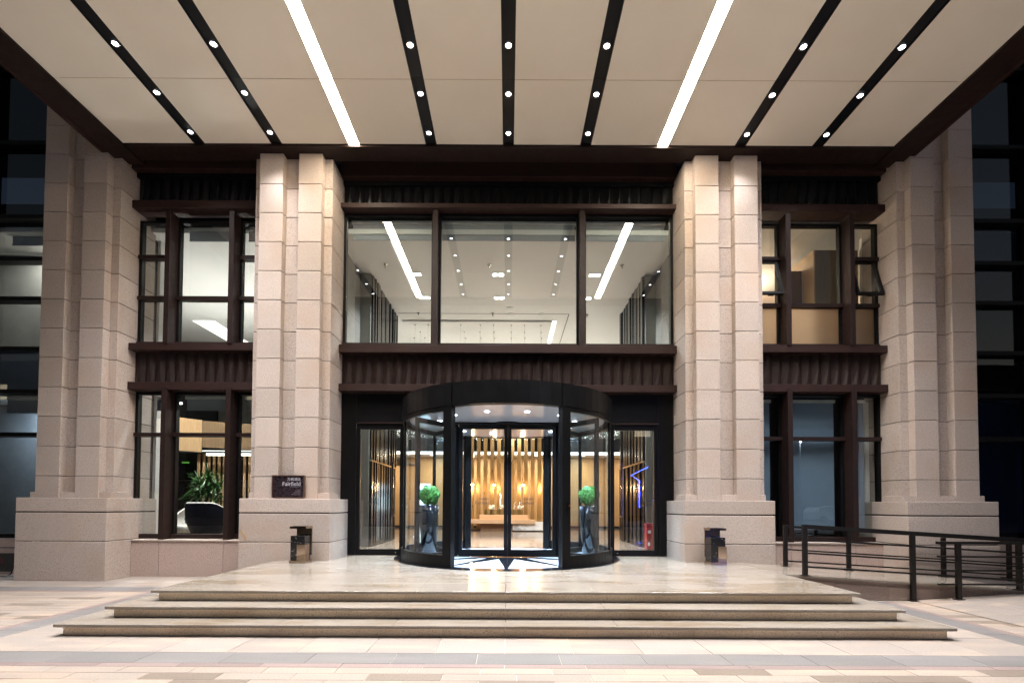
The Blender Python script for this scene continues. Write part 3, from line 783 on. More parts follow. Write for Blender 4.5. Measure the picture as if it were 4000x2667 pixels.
# recessed cove with lit edge in the ceiling (front edge at y 14.4)
cv = thing('ceiling_cove', (-1.0, 15.5, LC), 'stepped white ceiling cove with warm lit edge at the back of the lobby', 'ceiling cove')
bx('cove_tray', -3.2, 1.33, 14.42, 17.0, LC - 0.05, LC - 0.002, 'white_plaster', cv, 0.004)
bx('cove_glow', 1.34, 1.46, 14.45, 17.0, LC - 0.02, LC - 0.003, 'cove_white', cv)
k = 0
for yy, xs_ in ((14.65, (-2.85, -2.45, -1.45, -0.85, -0.45, 0.1, 0.5, 1.0)), (15.25, (-2.8, -2.4, -1.4, -0.9, -0.45, 0.1, 0.52, 1.05)), (15.8, (-3.1, -2.75, -2.4, -1.4, -0.9, -0.45, 0.1, 0.55, 1.1))):
    for xx in xs_:
        bx('hanger_wire', xx - 0.003, xx + 0.003, yy - 0.003, yy + 0.003, LC - 0.75, LC - 0.05, 'chrome', cv)
        bx('wire_cup', xx - 0.02, xx + 0.02, yy - 0.02, yy + 0.02, LC - 0.075, LC - 0.051, 'chrome', cv)
# lounge upper ceiling cove (lit trough seen through the upper side window)
cv2 = thing('ceiling_cove', (-9.2, 16, LC), 'brightly lit ceiling trough above the lounge', 'ceiling cove')
bx('cove_glow', -9.6, -8.95, 14.55, 18.5, LC - 0.006, LC - 0.002, 'cove_white', cv2)

# rear mezzanine: soffit, cove line, fascia and crystal curtain
mz = thing('mezzanine', (0, 20, 3.4), 'mezzanine slab with white lit edge at the back of the lobby', 'mezzanine')
bx('slab', -12.4, 12.4, 19.65, 21.48, 3.50, 3.85, 'white_plaster', mz)
bx('lit_edge', -12.4, 12.4, 19.56, 19.645, 3.44, 3.55, 'cove_white', mz)
bx('fascia', -12.4, 12.4, 19.58, 19.645, 3.555, 4.1, 'dark_wall', mz)
bx('upper_wall', -12.4, 12.4, 20.6, 20.65, 3.86, 6.9, 'marble_wall', mz)
for i, xx in enumerate((-5.5, -3.2, -1.2, 1.2, 3.2, 5.5)):
    t_ = thing('recessed_lamp', (xx, 20.4, 3.49), 'recessed lamp under the mezzanine, %s from the signboard side' % ORD[i], 'ceiling light', 'mezzanine lamps')
    lathe('lens', [(0.06, 3.488), (0.06, 3.496)], xx, 20.4, 'room_lamp', t_, 12)
    lamp('beam', 'AREA', (xx, 20.4, 3.48), 20*ROOM_W, (1.0, 0.78, 0.52), t_, shape='DISK', size=0.25)
# crystal curtain
v, f = [], []
rr = random.Random(3)
for i in range(2600):
    sx = rr.choice((-1, 1)); xx = rr.uniform(1.75, 4.6)*sx; zz = rr.uniform(3.95, 5.3); yy = 18.2 + rr.uniform(-1.1, 1.1)
    if rr.random() < 0.25: xx = rr.uniform(-1.5, 1.5)
    h_ = rr.uniform(0.008, 0.018); k = len(v)
    v += [(xx - h_, yy, zz), (xx, yy - h_, zz), (xx + h_, yy, zz), (xx, yy + h_, zz), (xx, yy, zz + h_*1.6), (xx, yy, zz - h_*1.6)]
    f += [(k, k+1, k+4), (k+1, k+2, k+4), (k+2, k+3, k+4), (k+3, k, k+4), (k+1, k, k+5), (k+2, k+1, k+5), (k+3, k+2, k+5), (k, k+3, k+5)]
q = obj('crystal_beads', v, f, 'crystal_glint'); tag(q, 'hanging chandelier of glittering crystal beads above the lobby', 'chandelier', kind='stuff')
for xx, yy in ((-2.6, 16.6), (0.2, 16.4), (2.8, 16.8)): lamp('added_glow', 'POINT', (xx, yy, 4.6), 42*ROOM_W, (1.0, 0.95, 0.86), q, shadow_soft_size=0.35)  # point lights added in front of the beads to brighten the lobby ceiling

# gold slat screen
ss = thing('slat_screen', (0, 19.2, FZ), 'screen of tall gold slats behind the welcome desk', 'slat screen')
bx('foot_rail', -1.5, 1.55, 19.16, 19.26, FZ, FZ + 0.06, 'walnut', ss)
for i in range(12):
    xx = -1.42 + i*0.268
    bx('slat', xx - 0.075, xx + 0.075, 19.12, 19.3, FZ + 0.06, 6.9, 'slat_gold', ss, 0.004)
# welcome desk
dk = thing('welcome_desk', (0, 18.9, FZ), 'welcome desk of stacked oak slabs and white marble in the lobby', 'desk')
bx('oak_slab', -1.45, 1.07, 18.55, 19.05, 0.68, 0.83, 'bench_oak', dk, 0.004)
bx('oak_block', -1.08, 0.80, 18.7, 19.05, 0.832, 1.015, 'bench_oak', dk, 0.004)
bx('dark_base', -1.05, 0.2, 18.75, 19.05, FZ, 0.678, 'walnut', dk)
bx('marble_base', 0.205, 1.60, 18.65, 19.08, FZ + 0.04, 0.678, 'white_marble', dk, 0.003)
bx('marble_end', 1.075, 1.60, 18.65, 19.08, 0.68, 0.75, 'white_marble', dk, 0.003)
vt = thing('glass_vitrine', (-0.14, 18.9, 1.016), 'low glass box on the welcome desk holding the white sculpture', 'glass box')
multibox('glass_side', [(-0.89, 0.61, 18.72, 18.726, 1.017, 1.21), (-0.89, 0.61, 19.0, 19.006, 1.017, 1.21), (-0.89, -0.884, 18.727, 18.999, 1.017, 1.21), (0.604, 0.61, 18.727, 18.999, 1.017, 1.21)], 'vitrine_glass', vt)
bx('glass_lid', -0.89, 0.61, 18.72, 19.006, 1.212, 1.218, 'vitrine_glass', vt)
for sx, nm in ((-0.42, 'with the tall branch'), (0.36, 'with the short branches')):
    t_ = thing('coral_sculpture', (sx, 18.88, 1.22), 'white coral-like sculpture %s on the glass box' % nm, 'sculpture', 'white sculptures on the welcome desk')
    rr = random.Random(int(sx*100) + 200)
    for i in range(9 if sx < 0 else 7):
        p = Vector((sx + rr.uniform(-0.25, 0.2), 18.88 + rr.uniform(-0.05, 0.05), 1.225)); pts = [p.copy()]
        hgt = (0.16 if i else 0.62) if sx < 0 else (0.3 if i < 2 else 0.14)
        for q in range(5):
            p = p + Vector((rr.uniform(-0.06, 0.09) if sx < 0 else rr.uniform(-0.05, 0.06), rr.uniform(-0.03, 0.03), hgt/5)); pts.append(p.copy())
        tube('branch', pts, 0.022 if i else 0.028, 'sculpture_white', t_, 6)
# pendant lamps
for i, xx in enumerate((-1.35, -0.51, 0.585, 1.435)):
    t_ = thing('pendant_lamp', (xx, 18.55, 2.17), 'glowing pendant lamp before the gold slats, %s from the signboard side' % ORD[i], 'pendant lamp', 'pendant lamps over the welcome desk')
    bx('cord', xx - 0.004, xx + 0.004, 18.546, 18.554, 2.28, 6.94, 'black_metal', t_)
    lathe('shade', [(0.012, 2.28), (0.06, 2.25), (0.07, 2.19), (0.064, 2.19), (0.052, 2.24)], xx, 18.55, 'slat_gold', t_, 14, cap=False)
    lathe('bulb', [(0.01, 2.125), (0.04, 2.14), (0.05, 2.17), (0.04, 2.21), (0.01, 2.23)], xx, 18.55, 'pendant_glow', t_, 12)
    lamp('glow', 'POINT', (xx, 18.5, 2.05), 11*ROOM_W, (1.0, 0.62, 0.30), t_, shadow_soft_size=0.05)
# wood wall panels and doors at the back
wp = thing('oak_wall', (0, 21.4, FZ), 'oak panelled wall at the back of the lobby', 'wall')
for i in range(-9, 9):
    bx('oak_panel', i*0.66 + 0.004, i*0.66 + 0.656, 21.40, 21.49, FZ + 0.1, 3.49, 'oak', wp, 0.003)
bx('skirting', -6, 6, 21.38, 21.495, FZ, FZ + 0.098, 'black_metal', wp)
for s, nm in ((-1, 'signboard'), (1, 'ramp')):
    t_ = thing('side_oak_wall', (s*3.6, 17.0, FZ), 'oak clad corner wall beyond the ribbed panel, %s side' % nm, 'wall', 'oak corner walls in the lobby')
    xo = s*4.35
    for j in range(4): bx('oak_panel', min(xo, xo + s*0.1), max(xo, xo + s*0.1), 15.4 + j*0.75, 16.14 + j*0.75, FZ + 0.06, 3.3, 'oak', t_, 0.003)
    bx('door_leaf', min(xo - s*0.004, xo - s*0.02), max(xo - s*0.004, xo - s*0.02), 16.3, 17.2, FZ + 0.06, 2.6, 'dark_wall', t_)
# digital kiosk
ki = thing('display_kiosk', (-2.7, 15.0, FZ), 'white standing kiosk with bright cyan screen inside the entrance', 'kiosk')
bx('cabinet', -2.83, -2.42, 15.02, 15.16, FZ + 0.04, 2.05, 'white_paint', ki, 0.01)
bx('foot', -2.90, -2.35, 14.9, 15.28, FZ, FZ + 0.04, 'white_paint', ki, 0.004)
bx('screen', -2.80, -2.45, 15.012, 15.019, 1.22, 1.98, 'screen_cyan', ki)
multibox('screen_print', [(-2.77, -2.5, 15.006, 15.011, 1.90, 1.97), (-2.74, -2.58, 15.006, 15.011, 1.44, 1.6), (-2.69, -2.63, 15.006, 15.011, 1.6, 1.68), (-2.78, -2.47, 15.006, 15.011, 1.24, 1.40)], 'screen_white', ki)
multibox('screen_figure', [(-2.78, -2.47, 15.007, 15.0115, 1.70, 1.86)], 'screen_blue', ki)
multibox('grille_line', [(-2.8, -2.45, 15.013, 15.0195, 0.75 + 0.045*i, 0.765 + 0.045*i) for i in range(9)], 'screen_blue', ki)
# red fire equipment box
fb = thing('fire_box', (3.32, 11.1, FZ), 'red fire extinguisher box on the floor inside the glass door', 'fire box')
bx('cabinet', 3.18, 3.46, 11.0, 11.2, FZ + 0.02, FZ + 0.56, 'red_box', fb, 0.006)
bx('lid', 3.17, 3.47, 10.985, 11.21, FZ + 0.565, FZ + 0.60, 'red_box', fb, 0.006)
bx('foot', 3.2, 3.44, 11.02, 11.18, FZ, FZ + 0.018, 'black_metal', fb)
bx('yellow_label', 3.32, 3.43, 10.994, 10.999, FZ + 0.44, FZ + 0.48, 'yellow_label', fb)
multibox('white_print', [(3.20, 3.27, 10.995, 10.999, FZ + 0.38, FZ + 0.45), (3.20, 3.25, 10.995, 10.999, FZ + 0.10, FZ + 0.18)], 'white_paint', fb)

# ================================================================== ENTRANCE WALL WITH SIDE DOORS
YD = 9.62
ew = thing('entrance_wall', (0, YD, FZ), 'black metal wall round the revolving door and glass side doors', 'door wall')
for s in (-1, 1):
    bx('jamb_panel', min(s*3.02, s*3.32), max(s*3.02, s*3.32), YD, YD + 0.1, FZ, 3.6, 'black_metal', ew, 0.003)
    bx('header_panel', min(s*1.85, s*3.018), max(s*1.85, s*3.018), YD, YD + 0.1, 3.03, 3.6, 'black_metal', ew, 0.003)
    bx('header_trim', min(s*1.85, s*3.018), max(s*1.85, s*3.018), YD - 0.02, YD + 0.09, 3.0, 3.028, 'bronze', ew, 0.002)
bx('drum_header', -1.84, 1.84, YD + 0.02, YD + 0.1, 3.36, 3.6, 'black_metal', ew)
for s, nm in ((-1, 'signboard'), (1, 'ramp')):
    d = thing('side_entrance', (s*2.54, YD, FZ), 'black framed glass side door on the %s side of the revolving door' % nm, 'door', 'glass side doors')
    x0, x1 = (-3.015, -2.06) if s < 0 else (2.06, 3.015)
    for a, b_ in ((x0, x0 + 0.08), (x1 - 0.08, x1)): bx('stile', a, b_, YD + 0.01, YD + 0.08, FZ + 0.005, 2.998, 'black_metal', d, 0.003)
    bx('top_rail', x0 + 0.08, x1 - 0.08, YD + 0.01, YD + 0.08, 2.89, 2.998, 'black_metal', d)
    bx('bottom_rail', x0 + 0.08, x1 - 0.08, YD + 0.01, YD + 0.08, FZ + 0.005, 0.5, 'black_metal', d)
    pn = bx('pane', x0 + 0.08, x1 - 0.08, YD + 0.04, YD + 0.05, 0.5, 2.89, 'pane_glass', d)
    hxx = s*2.27
    h_ = bx('handle', hxx - 0.018, hxx + 0.018, YD - 0.07, YD - 0.035, 1.15, 2.24, 'chrome', d, 0.005)
    for hz in (1.17, 2.21): bx('handle_mount', hxx - 0.015, hxx + 0.03, YD - 0.034, YD + 0.039, hz - 0.015, hz + 0.015, 'chrome', d)
    lathe('lock', [(0.014, 0.43), (0.018, 0.44), (0.014, 0.45)], s*2.2, YD + 0.0, 'chrome', d, 10)
    text('sticker_text', 'Fairfield', 0.085, -2.78 if s < 0 else 2.62, YD + 0.036, 1.38, 'sticker', pn)
    text('sticker_text', '万枫酒店', 0.05, -2.72 if s < 0 else 2.68, YD + 0.036, 1.46, 'sticker', pn)

# ================================================================== REVOLVING DOOR
DC = (0.0, 9.52); RD = 2.0
rd = thing('revolving_door', (0, 9.52, FZ), 'large round revolving door with black drum and curved glass', 'revolving door')
ax, ay = DC
# floor disc
v = [(ax, ay, FZ + 0.004)] + ringpts(2.16, 64, FZ + 0.004, ax, ay) + ringpts(2.16, 64, FZ + 0.0005, ax, ay)
f = [(0, 1 + i, 1 + (i+1) % 64) for i in range(64)] + [(1 + i, 65 + i, 65 + (i+1) % 64, 1 + (i+1) % 64) for i in range(64)]
fd = obj('floor_disc', v, f, 'black_marble_floor', rd)
for i in range(12):      # white marble wedges of the star
    a0 = R(-90 + 30*i); a1 = R(-90 + 30*(i+1)); am = (a0 + a1)/2
    ro, ri = 1.88, 0.55
    pts = [(ax + ri*math.cos(am), ay + ri*math.sin(am))]
    for q in range(5):
        a = a0 + R(0.8) + (a1 - a0 - R(1.6))*q/4; pts.append((ax + ro*math.cos(a), ay + ro*math.sin(a)))
    zt, zb = FZ + 0.0075, FZ + 0.0042
    v = [(p[0], p[1], zt) for p in pts] + [(p[0], p[1], zb) for p in pts]; n = len(pts)
    obj('marble_wedge', v, [tuple(range(n))] + [(i2, i2 + n, (i2+1) % n + n, (i2+1) % n) for i2 in range(n)], 'white_marble_floor', fd)
arcsolid('drum_fascia', 1.97, 2.03, 2.976, 3.345, -180, 180, ax, ay, 'black_metal', rd, 72)
arcsolid('drum_rim', 1.90, 1.969, 2.972, 3.0, -180, 180, ax, ay, 'bronze', rd, 72)
lathe('drum_roof', [(1.965, 3.30), (1.965, 3.34)], ax, ay, 'black_metal', rd, 48, False)
plain('drum_ceiling', (0.62, 0.66, 0.74), 0.12, 0.0, 0.03)
cl = lathe('drum_ceiling', [(1.89, 2.985), (1.89, 3.0)], ax, ay, 'drum_ceiling', rd, 64, False)
lathe('centre_plate', [(0.32, 2.955), (0.32, 2.984)], ax, ay, 'black_metal', rd, 32, False)
for i in range(12):
    a = R(15 + 30*i); xx, yy = ax + 1.33*math.sin(a), ay - 1.33*math.cos(a)
    lathe('drum_lamp', [(0.04, 2.978), (0.045, 2.9845)], xx, yy, 'drum_lamp', rd, 14)
    lamp('drum_beam', 'SPOT', (xx, yy, 2.97), 210, (0.62, 0.79, 1.0), rd, spot_size=R(120), spot_blend=0.8, shadow_soft_size=0.04)
OP = 28.0      # half-angle of the openings
for s in (-1, 1):
    a0, a1 = (OP, 180 - OP) if s > 0 else (-(180 - OP), -OP)
    for q in range(3):
        b0 = a0 + (a1 - a0)*q/3; b1 = a0 + (a1 - a0)*(q+1)/3
        arcsolid('curved_pane', 1.985, 1.997, FZ + 0.20, 2.975, b0 + 0.3, b1 - 0.3, ax, ay, 'drum_glass', rd, 12)
    arcsolid('base_ring', 1.955, 2.03, FZ + 0.004, FZ + 0.2, a0, a1, ax, ay, 'black_metal', rd, 32)
    arcsolid('top_ring', 1.96, 2.02, 2.90, 2.972, a0, a1, ax, ay, 'black_metal', rd, 32)
    for ang in (a0 + (a1 - a0)/3, a0 + 2*(a1 - a0)/3): arcsolid('thin_post', 1.975, 2.012, FZ + 0.2, 2.9, ang - 0.5, ang + 0.5, ax, ay, 'black_metal', rd, 2)
    for e in (OP, 180 - OP):
        arcsolid('drum_post', 1.92, 2.04, FZ + 0.004, 2.976, s*e - 2.2, s*e + 2.2, ax, ay, 'black_metal', rd, 4)
        arcsolid('post_cover', 2.0305, 2.045, 2.976, 3.345, s*e - 2.0, s*e + 2.0, ax, ay, 'black_metal', rd, 4)
# rotor: pair of middle sliding doors plus two showcase wings
def fr(x0, x1, y, z0, z1, w_, name, pname, d_=0.06):
    q = multibox(name, [(x0, x0 + w_, y, y + d_, z0, z1), (x1 - w_, x1, y, y + d_, z0, z1), (x0 + w_, x1 - w_, y, y + d_, z1 - 0.09, z1), (x0 + w_, x1 - w_, y, y + d_, z0, z0 + 0.13)], 'black_metal', rd)
    bx(pname, x0 + w_, x1 - w_, y + 0.02, y + 0.03, z0 + 0.13, z1 - 0.09, 'drum_glass', q)
    return q
fr(-0.93, 0.012, 9.36, FZ + 0.015, 2.95, 0.07, 'sliding_door', 'pane')
fr(0.014, 0.95, 9.36, FZ + 0.015, 2.95, 0.07, 'sliding_door', 'pane')
bx('wing_head', -1.05, 1.07, 9.30, 9.46, 2.951, 2.984, 'black_metal', rd)
for s in (-1, 1):
    for (xa, ya), (xb, yb) in (((0.97, 9.40), (1.63, 8.62)), ((0.97, 9.64), (1.60, 10.5))):
        dx, dy = s*(xb - xa), yb - ya; L_ = math.hypot(dx, dy); ux, uy = dx/L_, dy/L_; nx_, ny_ = -uy*0.025, ux*0.025
        def seg(d0, d1, z0, z1, name, mat, par, th=1.0):
            p = [(s*xa + ux*d0 - nx_*th, ya + uy*d0 - ny_*th), (s*xa + ux*d1 - nx_*th, ya + uy*d1 - ny_*th), (s*xa + ux*d1 + nx_*th, ya + uy*d1 + ny_*th), (s*xa + ux*d0 + nx_*th, ya + uy*d0 + ny_*th)]
            return obj(name, [(a, b_, z0) for a, b_ in p] + [(a, b_, z1) for a, b_ in p], BOXF, mat, par)
        q = seg(0, 0.06, FZ + 0.015, 2.95, 'wing_post', 'black_metal', rd)
        seg(L_ - 0.06, L_, FZ + 0.015, 2.95, 'wing_post', 'black_metal', rd)
        seg(0.06, L_ - 0.06, 2.86, 2.95, 'wing_rail', 'black_metal', rd)
        seg(0.06, L_ - 0.06, FZ + 0.015, FZ + 0.12, 'wing_rail', 'black_metal', rd)
        seg(0.06, L_ - 0.06, FZ + 0.12, 2.86, 'wing_pane', 'drum_glass', rd, 0.2)
bx('switch_plate', 0.985, 1.015, 7.70, 7.73, 1.30, 1.44, 'black_metal', rd)
q = lathe('stop_button', [(0.016, 1.375), (0.02, 1.38), (0.016, 1.385)], 1.0, 7.69, 'red_box', rd, 10)
for xx, zz in ((-0.62, 1.40), (0.25, 1.40)):
    text('sticker_text', 'Fairfield', 0.085, xx, 9.372, zz, 'sticker', rd); text('sticker_text', '万枫酒店', 0.05, xx + 0.07, 9.372, zz + 0.085, 'sticker', rd)
# planters with clipped balls inside the drum
def planter(px, py, label):
    t_ = thing('planter', (px, py, FZ), label, 'planter', 'planters in the revolving door')
    z0 = FZ + 0.02
    lathe('pot', [(0.12, z0), (0.145, z0 + 0.02), (0.19, z0 + 0.6), (0.20, z0 + 0.98), (0.185, z0 + 0.985), (0.18, z0 + 0.95)], px, py, 'pot_black', t_, 28, cap=False)
    lathe('soil', [(0.17, z0 + 0.93), (0.175, z0 + 0.94)], px, py, 'soil', t_, 20)
    rr = random.Random(int(px*10) + 50); v, f = [], []
    c = Vector((px, py, z0 + 1.17))
    for i in range(2600):
        d = Vector((rr.gauss(0, 1), rr.gauss(0, 1), rr.gauss(0, 1))).normalized()
        r_ = 0.205*(1 - 0.25*rr.random()**2) + 0.016*math.sin(7*d.x + 5*d.z) + 0.012*rr.random()
        p = c + d*r_; nrm = (d + Vector((rr.uniform(-.6, .6), rr.uniform(-.6, .6), rr.uniform(-.6, .6)))).normalized()
        u = nrm.orthogonal().normalized(); u.rotate(Matrix.Rotation(rr.uniform(0, 6.28), 3, nrm)); w2 = nrm.cross(u)
        a, b_ = rr.uniform(0.014, 0.026), rr.uniform(0.009, 0.016); k = len(v)
        v += [tuple(p - u*a), tuple(p - w2*b_), tuple(p + u*a), tuple(p + w2*b_)]; f.append((k, k+1, k+2, k+3))
    obj('foliage', v, f, 'foliage_ball', t_)
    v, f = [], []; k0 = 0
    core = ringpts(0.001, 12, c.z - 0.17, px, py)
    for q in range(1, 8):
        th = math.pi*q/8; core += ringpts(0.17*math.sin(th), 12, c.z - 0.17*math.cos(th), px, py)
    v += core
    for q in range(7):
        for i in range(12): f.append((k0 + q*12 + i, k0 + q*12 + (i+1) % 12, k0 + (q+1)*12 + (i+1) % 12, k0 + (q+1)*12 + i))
    obj('shade_core', v, f, 'soil', t_, True)  # dark inner sphere; its colour stands in for shade inside the ball
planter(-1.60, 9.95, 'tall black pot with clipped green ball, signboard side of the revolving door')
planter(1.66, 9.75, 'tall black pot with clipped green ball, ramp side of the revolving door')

# ================================================================== SIGNBOARD AND BINS
sg = thing('signboard', (-3.97, 8.8, 1.5), 'small dark framed hotel signboard on the pier plinth', 'signboard')
bx('board', -4.255, -3.695, 8.775, 8.80, 1.512, 1.895, 'sign_board', sg)
multibox('frame', [(-4.27, -3.68, 8.765, 8.82, 1.895, 1.91), (-4.27, -3.68, 8.765, 8.82, 1.497, 1.512), (-4.27, -4.255, 8.766, 8.82, 1.512, 1.895), (-3.695, -3.68, 8.766, 8.82, 1.512, 1.895)], 'sign_frame', sg)
text('lettering', '万枫酒店', 0.062, -3.745, 8.773, 1.815, 'sign_text', sg, 'RIGHT')
text('lettering', 'Fairfield', 0.108, -3.745, 8.773, 1.718, 'sign_text', sg, 'RIGHT', sx=0.98)
text('lettering', 'BY MARRIOTT', 0.024, -3.745, 8.773, 1.688, 'sign_text_dim', sg, 'RIGHT', sx=1.3)
bx('rule', -3.772, -3.745, 8.773, 8.7745, 1.662, 1.664, 'sign_text_dim', sg)
text('lettering', '武汉武昌', 0.026, -3.745, 8.773, 1.618, 'sign_text_dim', sg, 'RIGHT')
text('lettering', 'WUHAN', 0.026, -3.745, 8.773, 1.585, 'sign_text_dim', sg, 'RIGHT', sx=1.3)
text('lettering', 'WUCHANG', 0.026, -3.745, 8.773, 1.552, 'sign_text_dim', sg, 'RIGHT', sx=1.3)
def bin_(xc, s, label):
    """s = side the steel front panel stands on"""
    t_ = thing('ashtray_bin', (xc, 8.38, FZ), label, 'rubbish bin', 'ashtray bins on the landing')
    def b2(nm, a, b_, y0, y1, z0, z1, mt, bev=0.002): return bx(nm, min(xc + s*a, xc + s*b_), max(xc + s*a, xc + s*b_), y0, y1, FZ + z0, FZ + z1, mt, t_, bev)
    b2('base', -0.135, 0.135, 8.235, 8.52, 0.0, 0.048, 'bronze_mirror')
    b2('marble_body', -0.124, 0.118, 8.25, 8.50, 0.049, 0.468, 'black_marble', 0.004)
    b2('steel_panel', -0.012, 0.134, 8.236, 8.41, 0.0485, 0.318, 'bronze_mirror', 0.003)
    b2('back_plate', -0.13, 0.137, 8.501, 8.53, 0.12, 0.585, 'bronze_mirror')
    b2('ash_top', -0.142, 0.137, 8.25, 8.53, 0.587, 0.628, 'bronze_mirror', 0.003)
    b2('ash_tray', -0.10, 0.09, 8.29, 8.48, 0.6285, 0.634, 'chrome', 0.001)
bin_(-3.555, 1, 'black marble ashtray bin below the signboard')
bin_(3.61, 1, 'black marble ashtray bin on the ramp side of the landing')

# ================================================================== LOUNGE (behind the lower side window)
def armchair(px, py, rot, label, shellmat, seatmat, cush=None):
    t_ = thing('armchair', (px, py, FZ), label, 'armchair', 'lounge armchairs')
    mt_ = Matrix.Translation((px, py, FZ)) @ Matrix.Rotation(rot, 4, 'Z')
    def surf(name, off, mat, par):
        v, f = [], []; na, nh = 18, 8
        for j in range(nh + 1):
            h = j/nh
            for i in range(na + 1):
                a = -1 + 2*i/na; ang = a*R(118)
                top = 1.02 - 0.34*max(0, abs(a) - 0.35)**1.2*1.6
                z = 0.30 + (top - 0.30)*h
                flare = 0.30 + 0.10*h + 0.05*math.sin(h*3)
                rx, ry = flare + 0.03 + off, flare + off
                p = Vector((rx*math.sin(ang), -ry*math.cos(ang)*(0.8 + 0.2*h), z))
                v.append(tuple(mt_ @ p))
        n1 = na + 1
        for j in range(nh):
            for i in range(na): f.append((j*n1 + i, j*n1 + i + 1, (j+1)*n1 + i + 1, (j+1)*n1 + i))
        return obj(name, v, f, mat, par, True)
    surf('outer_shell', 0.04, shellmat, t_); surf('inner_shell', 0.0, seatmat, t_)
    v, f = [], []; na = 18
    for i in range(na + 1):
        a = -1 + 2*i/na; ang = a*R(118); top = 1.02 - 0.34*max(0, abs(a) - 0.35)**1.2*1.6; fl_ = 0.40 + 0.05*math.sin(3)
        for off, dz in ((-0.005, -0.004), (0.02, 0.022), (0.045, -0.004)):
            v.append(tuple(mt_ @ Vector(((fl_ + 0.03 + off)*math.sin(ang), -(fl_ + off)*math.cos(ang), top + dz))))
    for i in range(na):
        for q in range(2): f.append((i*3 + q, i*3 + q + 1, i*3 + 4 + q, i*3 + 3 + q))
    obj('rim_piping', v, f, 'chair_cream', t_, True)
    v, f = [], []
    for (zz, sc_) in ((0.27, 0.9), (0.30, 1.0), (0.42, 1.0), (0.46, 0.9)):
        for i in range(16):
            a = 2*math.pi*i/16; v.append(tuple(mt_ @ Vector((0.33*sc_*math.cos(a), 0.10 + 0.36*sc_*math.sin(a), zz))))
    for q in range(3):
        for i in range(16): f.append((q*16 + i, q*16 + (i+1) % 16, (q+1)*16 + (i+1) % 16, (q+1)*16 + i))
    f += [tuple(reversed(range(16))), tuple(range(48, 64))]
    obj('seat_cushion', v, f, seatmat, t_, True)
    lathe('pedestal', [(0.28, FZ + 0.001), (0.26, FZ + 0.02), (0.03, FZ + 0.04), (0.03, FZ + 0.27)], px, py, 'chrome', t_, 20)
    return mt_
armchair(-7.17, 11.6, 0.0, 'dark-shelled armchair with its back to the lounge window', 'chair_shell', 'chair_cream')
mt_ = armchair(-8.12, 12.55, R(160), 'cream armchair facing the window in front of the lounge plant', 'chair_cream', 'chair_cream')
v, f = [], []
for (sc_, dy) in ((0.75, -0.06), (1.0, 0.0), (0.75, 0.06)):
    for i in range(12):
        a = 2*math.pi*i/12; r_ = 0.2*sc_*(1/max(abs(math.cos(a)), abs(math.sin(a))))**0.7
        u = Vector((r_*math.cos(a), dy, r_*math.sin(a))); u.rotate(Matrix.Rotation(R(35), 3, 'Y')); v.append((-7.95 + u.x, 12.25 + u.y, FZ + 0.62 + u.z))
for q in range(2):
    for i in range(12): f.append((q*12 + i, q*12 + (i+1) % 12, (q+1)*12 + (i+1) % 12, (q+1)*12 + i))
f += [tuple(range(12)), tuple(range(24, 36))]
q = obj('cushion', v, f, 'cushion_blue', None, True); tag(q, 'blue cushion lying on the cream armchair', 'cushion')
# plant
pl = thing('potted_plant', (-8.27, 13.3, FZ), 'bushy green strap-leaved plant standing behind the armchairs', 'plant')
lathe('pot', [(0.16, FZ), (0.2, FZ + 0.35), (0.21, FZ + 0.4), (0.19, FZ + 0.4)], -8.27, 13.3, 'pot_black', pl, 20, cap=False)
rr = random.Random(11)
for i in range(3):
    tube('stem', [(-8.27 + (i-1)*0.06, 13.3, FZ + 0.3), (-8.27 + (i-1)*0.14, 13.3, FZ + 0.9), (-8.27 + (i-1)*0.2, 13.3 + 0.05*i, FZ + 1.2 + 0.16*(i % 2))], 0.022, 'soil', pl, 6)
v, f = [], []
for i in range(700):
    hd = rr.randrange(3); c = Vector((-8.27 + (hd-1)*0.2, 13.3 + 0.05*hd, FZ + 1.36 + 0.2*(hd % 2) + rr.uniform(-0.4, 0.15)))
    az = rr.uniform(0, 6.283); el = rr.uniform(0.1, 1.35); L_ = rr.uniform(0.38, 0.7); wd = rr.uniform(0.010, 0.019)
    p = c; d = Vector((math.cos(az)*math.cos(el), math.sin(az)*math.cos(el), math.sin(el))); sd = Vector((-math.sin(az), math.cos(az), 0))
    k = len(v); n = 6
    for q in range(n):
        w2 = wd*(1 - (q/(n-1))**2) + 0.001
        v += [tuple(p - sd*w2), tuple(p + sd*w2)]; p = p + d*(L_/(n-1)); d = (d + Vector((0, 0, -0.30))).normalized()
    for q in range(n-1): f.append((k + 2*q, k + 2*q + 1, k + 2*q + 3, k + 2*q + 2))
obj('leaves', v, f, 'leaf_green', pl)
# balcony parapet, cove edge, wood slats, shelving behind
bl = thing('lounge_balcony', (-9, 14, 2.85), 'oak clad balcony edge hanging above the lounge', 'balcony')
obj('oak_front', [(-9.4, 13.0, 2.86), (-8.76, 13.8, 2.86), (-8.80, 13.84, 2.86), (-9.44, 13.04, 2.86), (-9.4, 13.0, 3.78), (-8.76, 13.8, 3.78), (-8.80, 13.84, 3.78), (-9.44, 13.04, 3.78)], BOXF, 'oak', bl)
obj('oak_side', [(-8.755, 13.81, 3.0), (-5.0, 15.6, 3.0), (-5.02, 15.64, 3.0), (-8.775, 13.85, 3.0), (-8.755, 13.81, 3.76), (-5.0, 15.6, 3.76), (-5.02, 15.64, 3.76), (-8.775, 13.85, 3.76)], BOXF, 'oak_dark', bl)
bx('lit_edge', -9.2, -3.7, 14.72, 14.8, 2.86, 2.93, 'cove_white', bl)
bx('soffit', -12.4, -3.7, 14.82, 19.5, 2.95, 3.0, 'dark_wall', bl)
ls = thing('oak_slat_screen', (-7.5, 15.0, FZ), 'row of upright oak slats at the back of the lounge', 'slat screen')
